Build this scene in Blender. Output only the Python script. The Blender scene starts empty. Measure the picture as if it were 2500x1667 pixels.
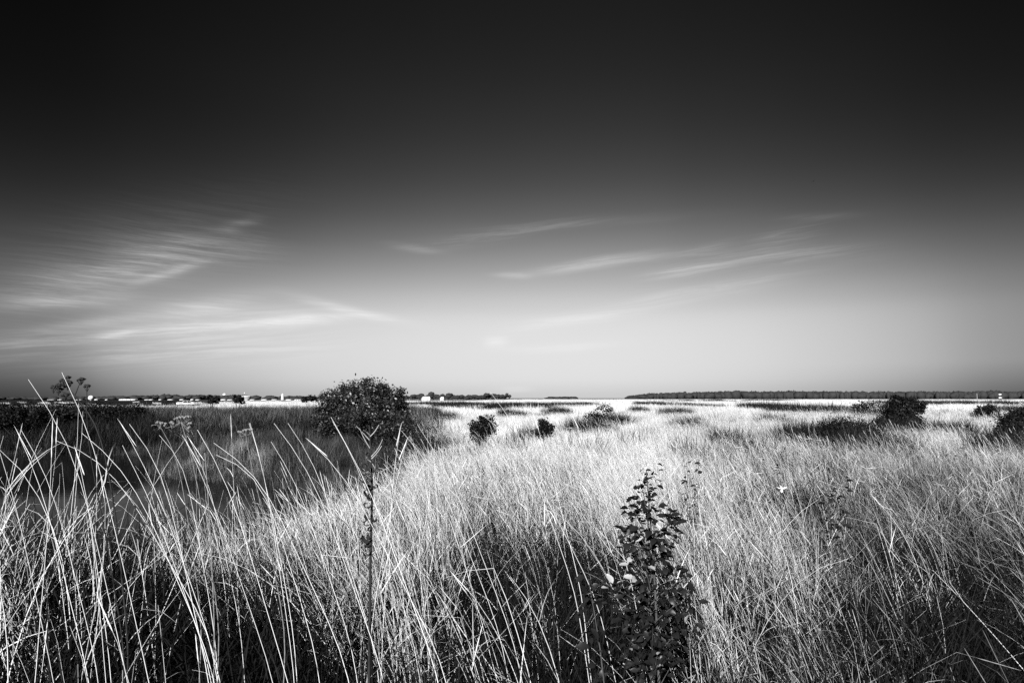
import bpy, math, random
import numpy as np
from mathutils import Vector, Matrix

rng = np.random.default_rng(7)
random.seed(7)
scene = bpy.context.scene
col = scene.collection
R = math.radians

# ------------------------------------------------------------------ camera
H = 1.6                    # eye height
FP = 24.0 / 36.0 * 2500.0  # focal length in photograph pixels
PITCH = R(4.72)
cam_data = bpy.data.cameras.new("camera")
cam_data.lens = 24.0
cam_data.sensor_width = 36.0
cam_data.clip_start = 0.05
cam_data.clip_end = 20000.0
cam = bpy.data.objects.new("camera", cam_data)
cam.location = (0, 0, H)
cam.rotation_euler = (math.pi / 2 + PITCH, 0, 0)
col.objects.link(cam)
scene.camera = cam

# ------------------------------------------------------------------ exposure
EXPOSURE = 1.05
scene.view_settings.view_transform = 'Standard'
scene.view_settings.look = 'None'
scene.view_settings.exposure = EXPOSURE
scene.view_settings.gamma = 1.0
scene.view_settings.use_curve_mapping = False
scene.render.engine = 'CYCLES'
scene.cycles.max_bounces = 6
scene.cycles.diffuse_bounces = 3
scene.cycles.use_denoising = False

# ------------------------------------------------------------------ sun (behind the camera, a little to the left)
SUN_EL, SUN_AZ = R(26), R(15)
to_sun = Vector((-math.sin(SUN_AZ) * math.cos(SUN_EL), -math.cos(SUN_AZ) * math.cos(SUN_EL), math.sin(SUN_EL)))
sun_data = bpy.data.lights.new("sun", 'SUN')
sun_data.energy = 4.4
sun_data.angle = R(0.53)
sun_data.color = (1.0, 1.0, 1.0)     # black-and-white film: neutral light
sun = bpy.data.objects.new("sun", sun_data)
sun.rotation_euler = to_sun.to_track_quat('Z', 'Y').to_euler()
col.objects.link(sun)


def ray(px, py):
    dx, dy = (px - 1250.0) / FP, (833.5 - py) / FP
    return Vector((dx, math.cos(PITCH) - dy * math.sin(PITCH), math.sin(PITCH) + dy * math.cos(PITCH)))


def at(px, py, Y):
    d = ray(px, py)
    k = Y / d.y
    return Vector((d.x * k, Y, H + d.z * k))


def azel(px, py):
    d = ray(px, py)
    return math.degrees(math.atan2(d.x, d.y)), math.degrees(math.atan2(d.z, math.hypot(d.x, d.y)))


# ------------------------------------------------------------------ sky: red-filtered, polarised, with cirrus
world = bpy.data.worlds.new("World")
scene.world = world
world.use_nodes = True
wt = world.node_tree
wt.nodes.clear()


class NG:
    """tiny helper to write maths as nodes"""
    def __init__(self, t):
        self.t = t

    def n(self, kind, **kw):
        nd = self.t.nodes.new(kind)
        for k, v in kw.items():
            setattr(nd, k, v)
        return nd

    def put(self, sock, v):
        if hasattr(v, 'links') or hasattr(v, 'is_output'):
            self.t.links.new(v, sock)
        else:
            sock.default_value = v

    def m(self, op, a, b=None, c=None, clamp=False):
        nd = self.n('ShaderNodeMath', operation=op)
        nd.use_clamp = clamp
        for i, v in enumerate((a, b, c)):
            if v is not None:
                self.put(nd.inputs[i], v)
        return nd.outputs[0]

    def curve(self, x, pts, lo, hi):
        t = self.m('DIVIDE', self.m('SUBTRACT', x, lo), hi - lo, clamp=True)
        nd = self.n('ShaderNodeFloatCurve')
        c = nd.mapping.curves[0]
        pts = [((p - lo) / (hi - lo), v) for p, v in pts]
        c.points[0].location = pts[0]
        c.points[1].location = pts[-1]
        for p in pts[1:-1]:
            c.points.new(p[0], p[1])
        nd.mapping.use_clip = True
        nd.mapping.update()
        self.put(nd.inputs['Value'], t)
        return nd.outputs[0]

    def noise(self, vec, scale, detail=4, rough=0.55, dist=0.0):
        nd = self.n('ShaderNodeTexNoise')
        self.put(nd.inputs['Vector'], vec)
        nd.inputs['Scale'].default_value = scale
        nd.inputs['Detail'].default_value = detail
        nd.inputs['Roughness'].default_value = rough
        nd.inputs['Distortion'].default_value = dist
        return nd.outputs['Fac']

    def xyz(self, x, y, z=0.0):
        nd = self.n('ShaderNodeCombineXYZ')
        for i, v in enumerate((x, y, z)):
            self.put(nd.inputs[i], v)
        return nd.outputs[0]


g = NG(wt)
tc = g.n('ShaderNodeTexCoord')
sep = g.n('ShaderNodeSeparateXYZ')
wt.links.new(tc.outputs['Generated'], sep.inputs[0])
dx, dy, dz = sep.outputs
el = g.m('MULTIPLY', g.m('ARCSINE', dz), 180 / math.pi)
az = g.m('MULTIPLY', g.m('ARCTAN2', dx, dy), 180 / math.pi)
# grey value (display referred) against elevation, on the brightest azimuth
vert = g.curve(el, [(-6, .66), (0, .79), (0.9, .835), (2.0, .875), (5.0, .875), (7.5, .805), (9.5, .70), (11.5, .585), (13.5, .475),
                    (16, .36), (19.5, .262), (24, .192), (29, .148), (34, .125), (45, .105), (90, .09)], -6, 90)
hlow = g.curve(az, [(-180, .42), (-75, .42), (-55, .44), (-37, .53), (-29.7, .74), (-21, .90), (-12, .97), (0, 1.0), (8, 1.0), (16, .975), (23, .92), (30, .82),
                    (37, .66), (55, .48), (75, .44), (180, .42)], -180, 180)
hhigh = g.curve(az, [(-180, .28), (-75, .26), (-55, .34), (-37, .43), (-29, .54), (-20, .70), (-11, .87), (0, .98), (6, 1.0), (15, .93), (26, .76), (37, .57),
                     (55, .42), (75, .30), (180, .28)], -180, 180)
wmix = g.curve(el, [(-6, 0), (4, 0), (8, .3), (12, .8), (15, 1), (19, 1), (26, .7), (45, .5), (90, 0)], -6, 90)
horiz = g.m('ADD', g.m('MULTIPLY', hlow, g.m('SUBTRACT', 1.0, wmix)), g.m('MULTIPLY', hhigh, wmix))
# the low band of haze darkens more towards the sides
low = g.m('SMOOTH_MAX', g.m('SUBTRACT', 1.0, g.m('DIVIDE', el, 2.6)), 0.0, 0.15)
low = g.m('MINIMUM', low, 1.0)
side = g.m('SUBTRACT', 1.0, horiz)
dim = g.m('SUBTRACT', 1.0, g.m('MULTIPLY', g.m('MULTIPLY', low, side), 0.80))
V = g.m('MULTIPLY', g.m('MULTIPLY', vert, horiz), dim)
# cirrus: soft streaks in azimuth/elevation, torn by stretched noise
warp = g.noise(g.xyz(g.m('MULTIPLY', az, .055), g.m('MULTIPLY', el, .16)), 1.0, 3, .5)
warp = g.m('MULTIPLY', g.m('SUBTRACT', warp, .5), 1.5)
elw = g.m('ADD', el, warp)


def fibres(slope, sx, sy, seed):
    e2 = g.m('SUBTRACT', elw, g.m('MULTIPLY', az, slope))
    return g.noise(g.xyz(g.m('MULTIPLY', az, sx), g.m('MULTIPLY', e2, sy), seed), 1.0, 9, .76, .4)


fibA = fibres(-.035, .15, 2.9, 3.1)
fibB = fibres(.10, .075, 1.7, 8.7)
tearA = g.curve(fibA, [(0, 0), (.30, 0.0), (.50, .45), (.72, 1), (1, 1)], 0, 1)
tearB = g.curve(fibB, [(0, 0), (.37, 0.02), (.50, .45), (.64, 1), (1, 1)], 0, 1)


def streak(p0, p1, width_px, amp, tear, floor=.12):
    """soft band from photograph pixel p0 to p1, written as azimuth and elevation"""
    a0, e0 = azel(*p0)
    a1, e1 = azel(*p1)
    ca, ce = (a0 + a1) / 2, (e0 + e1) / 2
    th = math.atan2(e1 - e0, a1 - a0)
    ln = math.hypot(a1 - a0, e1 - e0) / 2
    w = width_px / FP * 57.3
    da, de = g.m('SUBTRACT', az, ca), g.m('SUBTRACT', elw, ce)
    u = g.m('ADD', g.m('MULTIPLY', da, math.cos(th) / ln), g.m('MULTIPLY', de, math.sin(th) / ln))
    v = g.m('ADD', g.m('MULTIPLY', da, -math.sin(th) / w), g.m('MULTIPLY', de, math.cos(th) / w))
    q = g.m('ADD', g.m('POWER', g.m('ABSOLUTE', u), 2.4), g.m('MULTIPLY', v, v))
    gs = g.m('EXPONENT', g.m('MULTIPLY', q, -1.25))
    return g.m('MULTIPLY', g.m('MULTIPLY', gs, amp), g.m('ADD', floor, g.m('MULTIPLY', tear, 1 - floor)))


clouds = None
for s in [((-60, 735), (520, 600), 58, .17, tearA, .3), ((60, 700), (480, 612), 30, .10, tearA, .1), ((-30, 742), (300, 732), 16, .16, tearA, .4), ((330, 690), (505, 640), 11, .19, tearA, .5),
          ((330, 600), (690, 610), 44, .13, tearA), ((530, 560), (640, 530), 14, .12, tearA, .4), ((-60, 640), (700, 470), 70, .05, tearA),
          ((60, 810), (330, 775), 12, .13, tearA, .4), ((300, 775), (640, 730), 22, .13, tearA, .3), ((230, 822), (340, 800), 8, .12, tearA, .6),
          ((-40, 845), (720, 770), 26, .14, tearB, .3), ((560, 790), (880, 770), 13, .14, tearA, .3), ((700, 725), (985, 785), 12, .10, tearA, .4),
          ((-40, 880), (760, 835), 34, .09, tearB), ((-60, 830), (120, 850), 30, .07, tearB),
          ((940, 600), (1080, 616), 9, .07, tearB, .5), ((1030, 600), (1400, 545), 16, .09, tearB), ((1180, 560), (1700, 525), 12, .055, tearB, .4),
          ((1300, 660), (1640, 622), 14, .15, tearB, .35), ((1200, 668), (1300, 670), 8, .08, tearB, .5),
          ((1570, 672), (1790, 652), 15, .13, tearB, .3), ((1700, 640), (2120, 612), 24, .11, tearB), ((1840, 590), (2010, 556), 20, .10, tearB),
          ((1650, 630), (1790, 590), 12, .06, tearB), ((1900, 528), (2100, 522), 10, .05, tearB, .5),
          ((1560, 738), (1980, 672), 20, .08, tearB, .35), ((1250, 800), (1600, 742), 18, .05, tearB, .4), ((1180, 838), (1240, 832), 14, .05, tearB, .7),
          ((1200, 856), (1500, 840), 12, .03, tearB, .5), ((1215, 955), (1300, 952), 8, .045, tearB, .6)]:
    c = streak(*s)
    clouds = c if clouds is None else g.m('ADD', clouds, c)
V = g.m('ADD', V, clouds)
lum = g.m('POWER', g.m('MINIMUM', V, .93), 2.2)
bg = g.n('ShaderNodeBackground')
wt.links.new(lum, bg.inputs['Color'])
bg.inputs['Strength'].default_value = 2 ** -EXPOSURE
wo = g.n('ShaderNodeOutputWorld')
wt.links.new(bg.outputs[0], wo.inputs['Surface'])


# ------------------------------------------------------------------ helpers
def tag(o, label=None, cat=None, group=None, kind=None):
    if label: o['label'] = label
    if cat: o['category'] = cat
    if group: o['group'] = group
    if kind: o['kind'] = kind
    return o


def link(o, parent=None):
    col.objects.link(o)
    if parent is not None:
        o.parent = parent
    return o


def empty(name, loc, rz=0.0):
    o = bpy.data.objects.new(name, None)
    o.empty_display_size = .1
    o.location = loc
    o.rotation_euler = (0, 0, rz)
    return link(o)


def mat(name, lo, hi, rough=.6, spec=.3, scale=6.0, use_shade=True, translucent=0.0, vary=0.0):
    """neutral material; per-blade attribute 'shade' picks a tone between lo and hi, fine noise breaks it up"""
    m = bpy.data.materials.new(name)
    m.use_nodes = True
    t = m.node_tree
    q = NG(t)
    bsdf = t.nodes['Principled BSDF']
    tcx = q.n('ShaderNodeTexCoord')
    nz = q.noise(tcx.outputs['Object'], scale, 3, .6)
    if use_shade:
        a = q.n('ShaderNodeAttribute', attribute_name='shade')
        s = a.outputs['Fac']
    else:
        s = nz
    v = q.m('ADD', lo, q.m('MULTIPLY', s, hi - lo))
    v = q.m('MULTIPLY', v, q.m('ADD', .72, q.m('MULTIPLY', nz, .56)))
    if vary:                     # each tuft a little different
        oi = q.n('ShaderNodeObjectInfo')
        v = q.m('MULTIPLY', v, q.m('ADD', 1 - vary, q.m('MULTIPLY', oi.outputs['Random'], 1.2 * vary)))
    t.links.new(v, bsdf.inputs['Base Color'])
    bsdf.inputs['Roughness'].default_value = rough
    bsdf.inputs['Specular IOR Level'].default_value = spec
    if translucent > 0:
        tr = q.n('ShaderNodeBsdfTranslucent')
        t.links.new(v, tr.inputs['Color'])
        mx = q.n('ShaderNodeMixShader')
        mx.inputs[0].default_value = translucent
        t.links.new(bsdf.outputs[0], mx.inputs[1])
        t.links.new(tr.outputs[0], mx.inputs[2])
        t.links.new(mx.outputs[0], t.nodes['Material Output'].inputs['Surface'])
    return m


M = {
    'straw': mat('dry_straw', .30, .84, .5, .4, 9, translucent=.05, vary=.22),
    'meadow': mat('meadow_straw', .26, .84, .6, .3, 4, translucent=.10, vary=.42),
    'grey_grass': mat('grey_grass', .03, .38, .6, .3, 6, translucent=.05, vary=.5),
    'under': mat('green_undergrowth', .002, .026, .7, .1, 8, vary=.5),
    'reed': mat('green_reed', .002, .20, .55, .25, 3, vary=.8),
    'scrub': mat('dark_scrub', .002, .010, .6, .25, 5),
    'leaf': mat('bush_leaf', .003, .038, .42, .45, 5),
    'dark_leaf': mat('dark_bush_leaf', .002, .014, .6, .15, 5),
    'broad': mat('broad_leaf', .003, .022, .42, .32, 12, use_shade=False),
    'broad_pale': mat('broad_leaf_pale', .22, .42, .4, .5, 12, use_shade=False),  # lighter copy of the broad leaf, sunlight put into its colour
    'pale_leaf': mat('pale_leaf', .70, .85, .5, .3, 12, use_shade=False),
    'bark': mat('bark', .03, .09, .8, .2, 20, use_shade=False),
    'pale_bark': mat('pale_bark', .2, .5, .7, .2, 30, use_shade=False),
    'umbel': mat('dried_umbel', .012, .03, .7, .15, 40, use_shade=False),
    'seed': mat('brown_seed_head', .02, .09, .7, .2, 40, use_shade=False),
    'palehead': mat('pale_dry_head', .06, .26, .7, .2, 60, use_shade=False),
    'curled': mat('curled_leaf', .006, .03, .6, .3, 30, use_shade=False),
    'far_tree': mat('hazed_foliage', .022, .04, .8, .1, .4, use_shade=False),  # haze of the distance put into this lighter grey
    'white_wall': mat('white_render', .70, .82, .7, .2, 3, use_shade=False),
    'grey_roof': mat('grey_roof', .18, .30, .7, .2, 3, use_shade=False),
    'car_paint': mat('white_car_paint', .76, .82, .25, .6, 2, use_shade=False),
    'glass': mat('dark_car_glass', .012, .02, .15, .5, 2, use_shade=False),
    'tyre': mat('tyre_rubber', .015, .025, .8, .2, 8, use_shade=False),
    'metal': mat('grey_metal', .25, .35, .4, .5, 8, use_shade=False),
    'wood': mat('weathered_wood', .10, .2, .8, .2, 12, use_shade=False),
    'feather': mat('dark_feather', .02, .04, .6, .2, 12, use_shade=False),
}


def mesh_np(name, verts, faces, nper, material, shade=None, smooth=False):
    """verts (n,3), faces flat index array with nper corners each"""
    me = bpy.data.meshes.new(name)
    nf = len(faces) // nper
    me.vertices.add(len(verts))
    me.vertices.foreach_set('co', np.ascontiguousarray(verts, dtype=np.float32).ravel())
    me.loops.add(len(faces))
    me.loops.foreach_set('vertex_index', np.asarray(faces, dtype=np.int32))
    me.polygons.add(nf)
    me.polygons.foreach_set('loop_start', np.arange(0, nf * nper, nper, dtype=np.int32))
    me.polygons.foreach_set('loop_total', np.full(nf, nper, dtype=np.int32))
    if smooth:
        me.polygons.foreach_set('use_smooth', np.ones(nf, dtype=bool))
    me.update(calc_edges=True)
    if shade is not None:
        at_ = me.attributes.new('shade', 'FLOAT', 'POINT')
        at_.data.foreach_set('value', np.asarray(shade, dtype=np.float32))
    if material is not None:
        me.materials.append(material)
    return me


def tubes(paths, radii, sides):
    """paths (n,k,3), radii (n,k) -> quads"""
    n, k, _ = paths.shape
    tang = np.gradient(paths, axis=1)
    tang /= np.linalg.norm(tang, axis=2, keepdims=True) + 1e-9
    ref = np.zeros_like(tang)
    ref[..., 1] = 1.0
    bad = np.abs(tang[..., 1]) > .95
    ref[bad] = (1, 0, 0)
    s = np.cross(tang, ref)
    s /= np.linalg.norm(s, axis=2, keepdims=True) + 1e-9
    b = np.cross(tang, s)
    ang = np.arange(sides) * 2 * np.pi / sides
    v = paths[:, :, None, :] + radii[:, :, None, None] * (np.cos(ang)[None, None, :, None] * s[:, :, None, :] + np.sin(ang)[None, None, :, None] * b[:, :, None, :])
    verts = v.reshape(-1, 3)
    i = np.arange(n)[:, None, None] * (k * sides) + np.arange(k - 1)[None, :, None] * sides + np.arange(sides)[None, None, :]
    j = np.arange(n)[:, None, None] * (k * sides) + np.arange(k - 1)[None, :, None] * sides + ((np.arange(sides) + 1) % sides)[None, None, :]
    f = np.stack([i, j, j + sides, i + sides], axis=-1).reshape(-1)
    return verts, f, k * sides


def ribbons(paths, widths, face_ang):
    n, k, _ = paths.shape
    sd = np.stack([np.cos(face_ang), np.sin(face_ang), np.zeros(n)], axis=1)[:, None, :]
    v = np.stack([paths - sd * widths[:, :, None] / 2, paths + sd * widths[:, :, None] / 2], axis=2).reshape(-1, 3)
    i = np.arange(n)[:, None] * (k * 2) + np.arange(k - 1)[None, :] * 2
    f = np.stack([i, i + 1, i + 3, i + 2], axis=-1).reshape(-1)
    return v, f, k * 2


def blade_paths(base, length, th0, th1, phi, k, wob=.0, pw=1.0, kink=0.0):
    n = len(length)
    t = np.linspace(0, 1, k)
    tm = (t[1:] + t[:-1]) / 2
    th = th0[:, None] + th1[:, None] * tm[None, :] ** pw
    if kink:                                  # snapped stems hang over from a node
        kb = (rng.random(n) < kink)
        at_ = rng.uniform(.35, .9, n)
        th = th + (kb * rng.uniform(.5, 1.7, n))[:, None] * (tm[None, :] > at_[:, None])
    ph = phi[:, None] + (rng.normal(0, wob, (n, k - 1)) if wob else 0)
    st = (length / (k - 1))[:, None]
    d = np.stack([np.sin(th) * np.cos(ph), np.sin(th) * np.sin(ph), np.cos(th)], axis=2) * st[:, :, None]
    p = np.zeros((n, k, 3))
    p[:, 1:] = np.cumsum(d, axis=1)
    return p + base[:, None, :]


# ---- value noise in the plane
_LAT = rng.random((256, 256))


def vnoise(x, y, s):
    x, y = np.asarray(x) / s + 1000.3, np.asarray(y) / s + 1000.7
    xi, yi = np.floor(x).astype(int), np.floor(y).astype(int)
    fx, fy = x - xi, y - yi
    fx, fy = fx * fx * (3 - 2 * fx), fy * fy * (3 - 2 * fy)
    g_ = lambda a, b: _LAT[a % 256, b % 256]
    return (g_(xi, yi) * (1 - fx) + g_(xi + 1, yi) * fx) * (1 - fy) + (g_(xi, yi + 1) * (1 - fx) + g_(xi + 1, yi + 1) * fx) * fy


def fbm(x, y, s):
    return (vnoise(x, y, s) + .5 * vnoise(x + 17, y - 9, s / 2) + .25 * vnoise(x - 31, y + 5, s / 4)) / 1.75


def sst(a, b, x):
    t = np.clip((np.asarray(x, dtype=float) - a) / (b - a), 0, 1)
    return t * t * (3 - 2 * t)


# ------------------------------------------------------------------ terrain
WATER_Z = -0.95
POND = np.array([(-120, 6), (-45, 7), (-20, 7.4), (-6, 7.7), (-4.6, 9.5), (-4.9, 14), (-7.2, 18.6), (-8.6, 20.6), (-10.6, 21.3), (-12.2, 22.6),
                 (-12.8, 24.6), (-12.4, 27), (-14.5, 29), (-18, 30.5), (-25, 31.5), (-45, 33), (-120, 34)], dtype=float)


def pond_sd(x, y):
    x, y = np.asarray(x, dtype=float), np.asarray(y, dtype=float)
    best = np.full(x.shape, 1e9)
    inside = np.zeros(x.shape, dtype=bool)
    n = len(POND)
    for i in range(n):
        ax, ay = POND[i]
        bx, by = POND[(i + 1) % n]
        ex, ey = bx - ax, by - ay
        t = np.clip(((x - ax) * ex + (y - ay) * ey) / (ex * ex + ey * ey), 0, 1)
        best = np.minimum(best, np.hypot(x - ax - t * ex, y - ay - t * ey))
        c = ((ay > y) != (by > y)) & (x < (bx - ax) * (y - ay) / (by - ay + 1e-12) + ax)
        inside ^= c
    return np.where(inside, -best, best)


def height(x, y):
    x, y = np.asarray(x, dtype=float), np.asarray(y, dtype=float)
    d = pond_sd(x, y) + (fbm(x, y, 2.2) - .5) * .9
    w = np.where(y > 20, 3.0, 4.9)
    bank = np.where(d > 0, -.98 + .98 * sst(0, 1, d / w), -.98 - np.minimum(.8, -d * .4))
    hump = .60 * np.exp(-(((x + 2.4) / 1.9) ** 2 + ((y - 3.0) / 1.1) ** 2))          # lip of the bank at the left
    wet = -.35 * np.exp(-(((x + 4.5) / 4.5) ** 2 + ((y - 21) / 8) ** 2))           # damp hollow right of the pond
    polder = -.75 * sst(60, 170, y) * sst(10, -40, x)                               # lower ground far left
    bumps = ((fbm(x, y, 7.0) - .5) * .55 + (fbm(x, y, 2.4) - .5) * .26) * sst(8, 26, y) * (1 - sst(300, 900, y)) + (fbm(x, y, 1.1) - .5) * .10 * (1 - sst(40, 90, y))
    return bank + np.where(d > 0, wet + bumps + hump * sst(.3, 2.5, d), 0) + polder


def h1(x, y):
    return float(height(np.array([x]), np.array([y]))[0])


# land cover: how pale (dry grass) the ground is, 0..1
DARKS = []          # (x, y, rx, ry) dark scrub patches, filled in below


def dark_px(px, py, w, Y, ry):
    """scrub patch whose foot is seen at photograph pixel (px, py) when standing at depth Y"""
    p = at(px, py, Y)
    DARKS.append((p.x, Y, w / FP * Y / 2, ry))


for a in [(2050, 1075, 190, 19, 2.6), (2085, 1095, 150, 16.5, 1.4), (1960, 1050, 90, 22, 1.3), (2130, 990, 150, 42, 2.5), (1440, 1020, 90, 27, 1.6), (1490, 1000, 70, 34, 2.2), (1390, 1030, 30, 30, 1.0),
          (1080, 1020, 70, 36, 1.8), (1055, 1005, 30, 50, 2.0), (1950, 985, 130, 60, 5), (1870, 985, 90, 75, 7), (1700, 978, 90, 95, 10), (1590, 975, 60, 110, 10),
          (2010, 985, 110, 66, 5), (1130, 980, 120, 115, 13), (1270, 984, 160, 95, 8), (1390, 982, 130, 105, 9), (1090, 976, 120, 150, 18), (1560, 990, 30, 60, 3),
          (1010, 976, 80, 170, 16), (2330, 975, 260, 120, 16), (2200, 973, 200, 190, 20), (1720, 972, 160, 230, 25), (1860, 972, 160, 260, 25),
          (1680, 1020, 60, 30, 1.4), (1900, 1015, 60, 33, 1.5), (2480, 985, 80, 60, 4), (2195, 1060, 120, 25.5, 1.6), (2470, 1085, 140, 15.6, 1.3), (1240, 1062, 46, 17, .7), (1140, 1075, 90, 17, .9), (1020, 1080, 120, 19, 1.6)]:
    dark_px(*a)
for a in [(1420, 1065, 34, 14.5, .5), (1560, 1050, 40, 20, .8), (1290, 1030, 40, 25, .9), (1660, 1075, 40, 14, .5), (1760, 1040, 50, 22, .9), (1820, 1070, 50, 15, .6), (1520, 1085, 26, 12, .4),
          (1930, 1100, 50, 13, .6), (2330, 1040, 60, 24, 1.0), (2260, 1150, 70, 9.5, .4), (2110, 1130, 60, 11, .5), (1110, 1045, 50, 22, .8), (1040, 1040, 40, 28, 1.0), (1650, 1000, 60, 48, 2.5),
          (1250, 1000, 50, 48, 2.2), (1360, 996, 60, 60, 2.5), (2060, 985, 60, 70, 4)]:
    dark_px(*a)
HOLES = [(-.17, 4.3, .22, 1.9), (2.0, 3.6, .34, .5), (2.4, 4.3, .38, .6), (2.8, 5.0, .42, .7), (1.65, 2.3, .40, .4), (2.1, 3.0, .40, .45), (2.6, 3.7, .36, .45), (.62, 2.75, .16, .5), (.88, 3.7, .2, .6),
         (1.08, 4.6, .22, .6), (-1.4, 2.4, .24, .4), (-1.9, 3.3, .28, .5), (-.45, 3.0, .14, .5), (3.6, 5.8, .45, .8), (.35, 4.2, .15, .7), (1.5, 4.2, .2, .7)]   # bare dark gaps in the sward


def darkness(x, y):
    d = np.zeros(np.shape(x))
    nx = (fbm(x, y, 1.6) - .5) * .9
    for (cx, cy, rx, ry) in DARKS:
        q = ((x - cx) / rx) ** 2 + ((y - cy) / ry) ** 2
        d = np.maximum(d, sst(1.35, .6, q + nx))
    return d


def hole(x, y):
    d = np.zeros(np.shape(x))
    for (cx, cy, rx, ry) in HOLES:
        d = np.maximum(d, np.exp(-(((x - cx) / rx) ** 2 + ((y - cy) / ry) ** 2) ** 1.4 * .8))
    return d


def reedzone(x, y):
    """dark reed bank beyond the pond and left of the round bush"""
    r = x / np.maximum(y, 1)
    n = (fbm(x, y, 6) - .5) * 6
    z = sst(29, 32, y + n * .3) * (1 - sst(52, 60, y + n)) * sst(-.10, -.17, r)
    return z * sst(.15, 1.0, pond_sd(x, y))


def dimzone(x, y):
    """short damp grass between pond and round bush"""
    r = x / np.maximum(y, 1)
    return sst(11, 14, y) * (1 - sst(30, 34, y)) * sst(-.08, -.16, r + (fbm(x, y, 3) - .5) * .08)


def palecover(x, y):
    x, y = np.asarray(x, dtype=float), np.asarray(y, dtype=float)
    p = np.where(np.abs(x / np.maximum(y, 1) - .12) < .16, sst(5, 12, y), sst(9, 20, y)) * (1 - darkness(x, y)) * (1 - reedzone(x, y)) * (1 - .97 * dimzone(x, y))  # central wedge turns pale nearer: meadow glow put into the ground colour
    far = fbm(x / 3.0, y, 26)
    p *= np.where((y > 60) & (x < -.30 * y), 1 - .85 * sst(-.36, -.44, x / np.maximum(y, 1)) * sst(.12, .36, fbm(x / 4.0, y, 33)), 1.0)
    p *= 1 - .92 * sst(-.43, -.465, x / np.maximum(y, 1)) * sst(105, 150, y) * sst(.15, .3, fbm(x / 3.0, y, 40))
    p *= np.where(y > 70, sst(.36, .50, far + .12 * sst(-.1, .1, x / np.maximum(y, 1))), 1.0)
    return p


# ---- ground: one sheet to the horizon
gx = np.concatenate([-np.geomspace(30, 9000, 46)[::-1], np.linspace(-29.5, 29.5, 150), np.geomspace(30, 9000, 46)])
gy = np.concatenate([np.linspace(-12, 40, 140), np.geomspace(41, 9000, 110)])
GX, GY = np.meshgrid(gx, gy, indexing='ij')
GZ = height(GX, GY)
gv = np.stack([GX, GY, GZ], axis=-1).reshape(-1, 3)
nx_, ny_ = len(gx), len(gy)
ii = (np.arange(nx_ - 1)[:, None] * ny_ + np.arange(ny_ - 1)[None, :])
gf = np.stack([ii, ii + ny_, ii + ny_ + 1, ii + 1], axis=-1).reshape(-1)
gm = bpy.data.materials.new('meadow_ground')
gm.use_nodes = True
q = NG(gm.node_tree)
tcg = q.n('ShaderNodeTexCoord')
aa = q.n('ShaderNodeAttribute', attribute_name='shade')
n1 = q.noise(tcg.outputs['Object'], 1.7, 6, .65)
n2 = q.noise(tcg.outputs['Object'], .05, 5, .6)
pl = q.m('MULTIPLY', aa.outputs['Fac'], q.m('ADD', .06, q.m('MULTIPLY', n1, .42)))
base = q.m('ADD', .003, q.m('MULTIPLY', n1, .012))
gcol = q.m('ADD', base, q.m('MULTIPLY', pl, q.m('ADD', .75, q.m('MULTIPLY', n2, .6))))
gb = gm.node_tree.nodes['Principled BSDF']
gm.node_tree.links.new(gcol, gb.inputs['Base Color'])
gb.inputs['Roughness'].default_value = .95
gb.inputs['Specular IOR Level'].default_value = .05
bmp = q.n('ShaderNodeBump')
bmp.inputs['Strength'].default_value = .6
bmp.inputs['Distance'].default_value = .05
gm.node_tree.links.new(q.noise(tcg.outputs['Object'], 9, 5, .7), bmp.inputs['Height'])
gm.node_tree.links.new(bmp.outputs[0], gb.inputs['Normal'])
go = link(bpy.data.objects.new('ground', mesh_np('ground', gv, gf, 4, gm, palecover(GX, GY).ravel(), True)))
tag(go, 'dark soil of the marsh meadow under the grass', kind='structure')

# ---- pond water
wm = bpy.data.materials.new('pond_water')
wm.use_nodes = True
q = NG(wm.node_tree)
wb = wm.node_tree.nodes['Principled BSDF']
wb.inputs['Base Color'].default_value = (.008, .008, .008, 1)
wb.inputs['Roughness'].default_value = .04
wb.inputs['IOR'].default_value = 1.15     # reflections cut by a polarising filter
wb.inputs['Specular IOR Level'].default_value = .07
tcw = q.n('ShaderNodeTexCoord')
bw = q.n('ShaderNodeBump')
bw.inputs['Strength'].default_value = .10
bw.inputs['Distance'].default_value = .02
wm.node_tree.links.new(q.noise(tcw.outputs['Object'], 3.5, 4, .5), bw.inputs['Height'])
wm.node_tree.links.new(bw.outputs[0], wb.inputs['Normal'])
wv = np.array([(-125, 7, WATER_Z), (-3, 7, WATER_Z), (-3, 36, WATER_Z), (-125, 36, WATER_Z)], dtype=float)
wo_ = link(bpy.data.objects.new('pond_water', mesh_np('pond_water', wv, [0, 1, 2, 3], 4, wm)))
tag(wo_, 'still dark pond water below the reed bank', kind='structure')


# ------------------------------------------------------------------ grass prototypes (kept out of the scene, instanced by the stuff objects)
def proto_coll(name, meshes):
    c = bpy.data.collections.new(name)
    for i, me in enumerate(meshes):
        c.objects.link(bpy.data.objects.new("%s_%02d" % (name, i), me))
    return c


def join_parts(parts, material, name):
    """parts: list of (verts, quads, shade)"""
    off, V_, F_, S_ = 0, [], [], []
    for v, f, s in parts:
        V_.append(v); F_.append(np.asarray(f) + off); S_.append(s)
        off += len(v)
    return mesh_np(name, np.concatenate(V_), np.concatenate(F_), 4, material, np.concatenate(S_))


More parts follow.
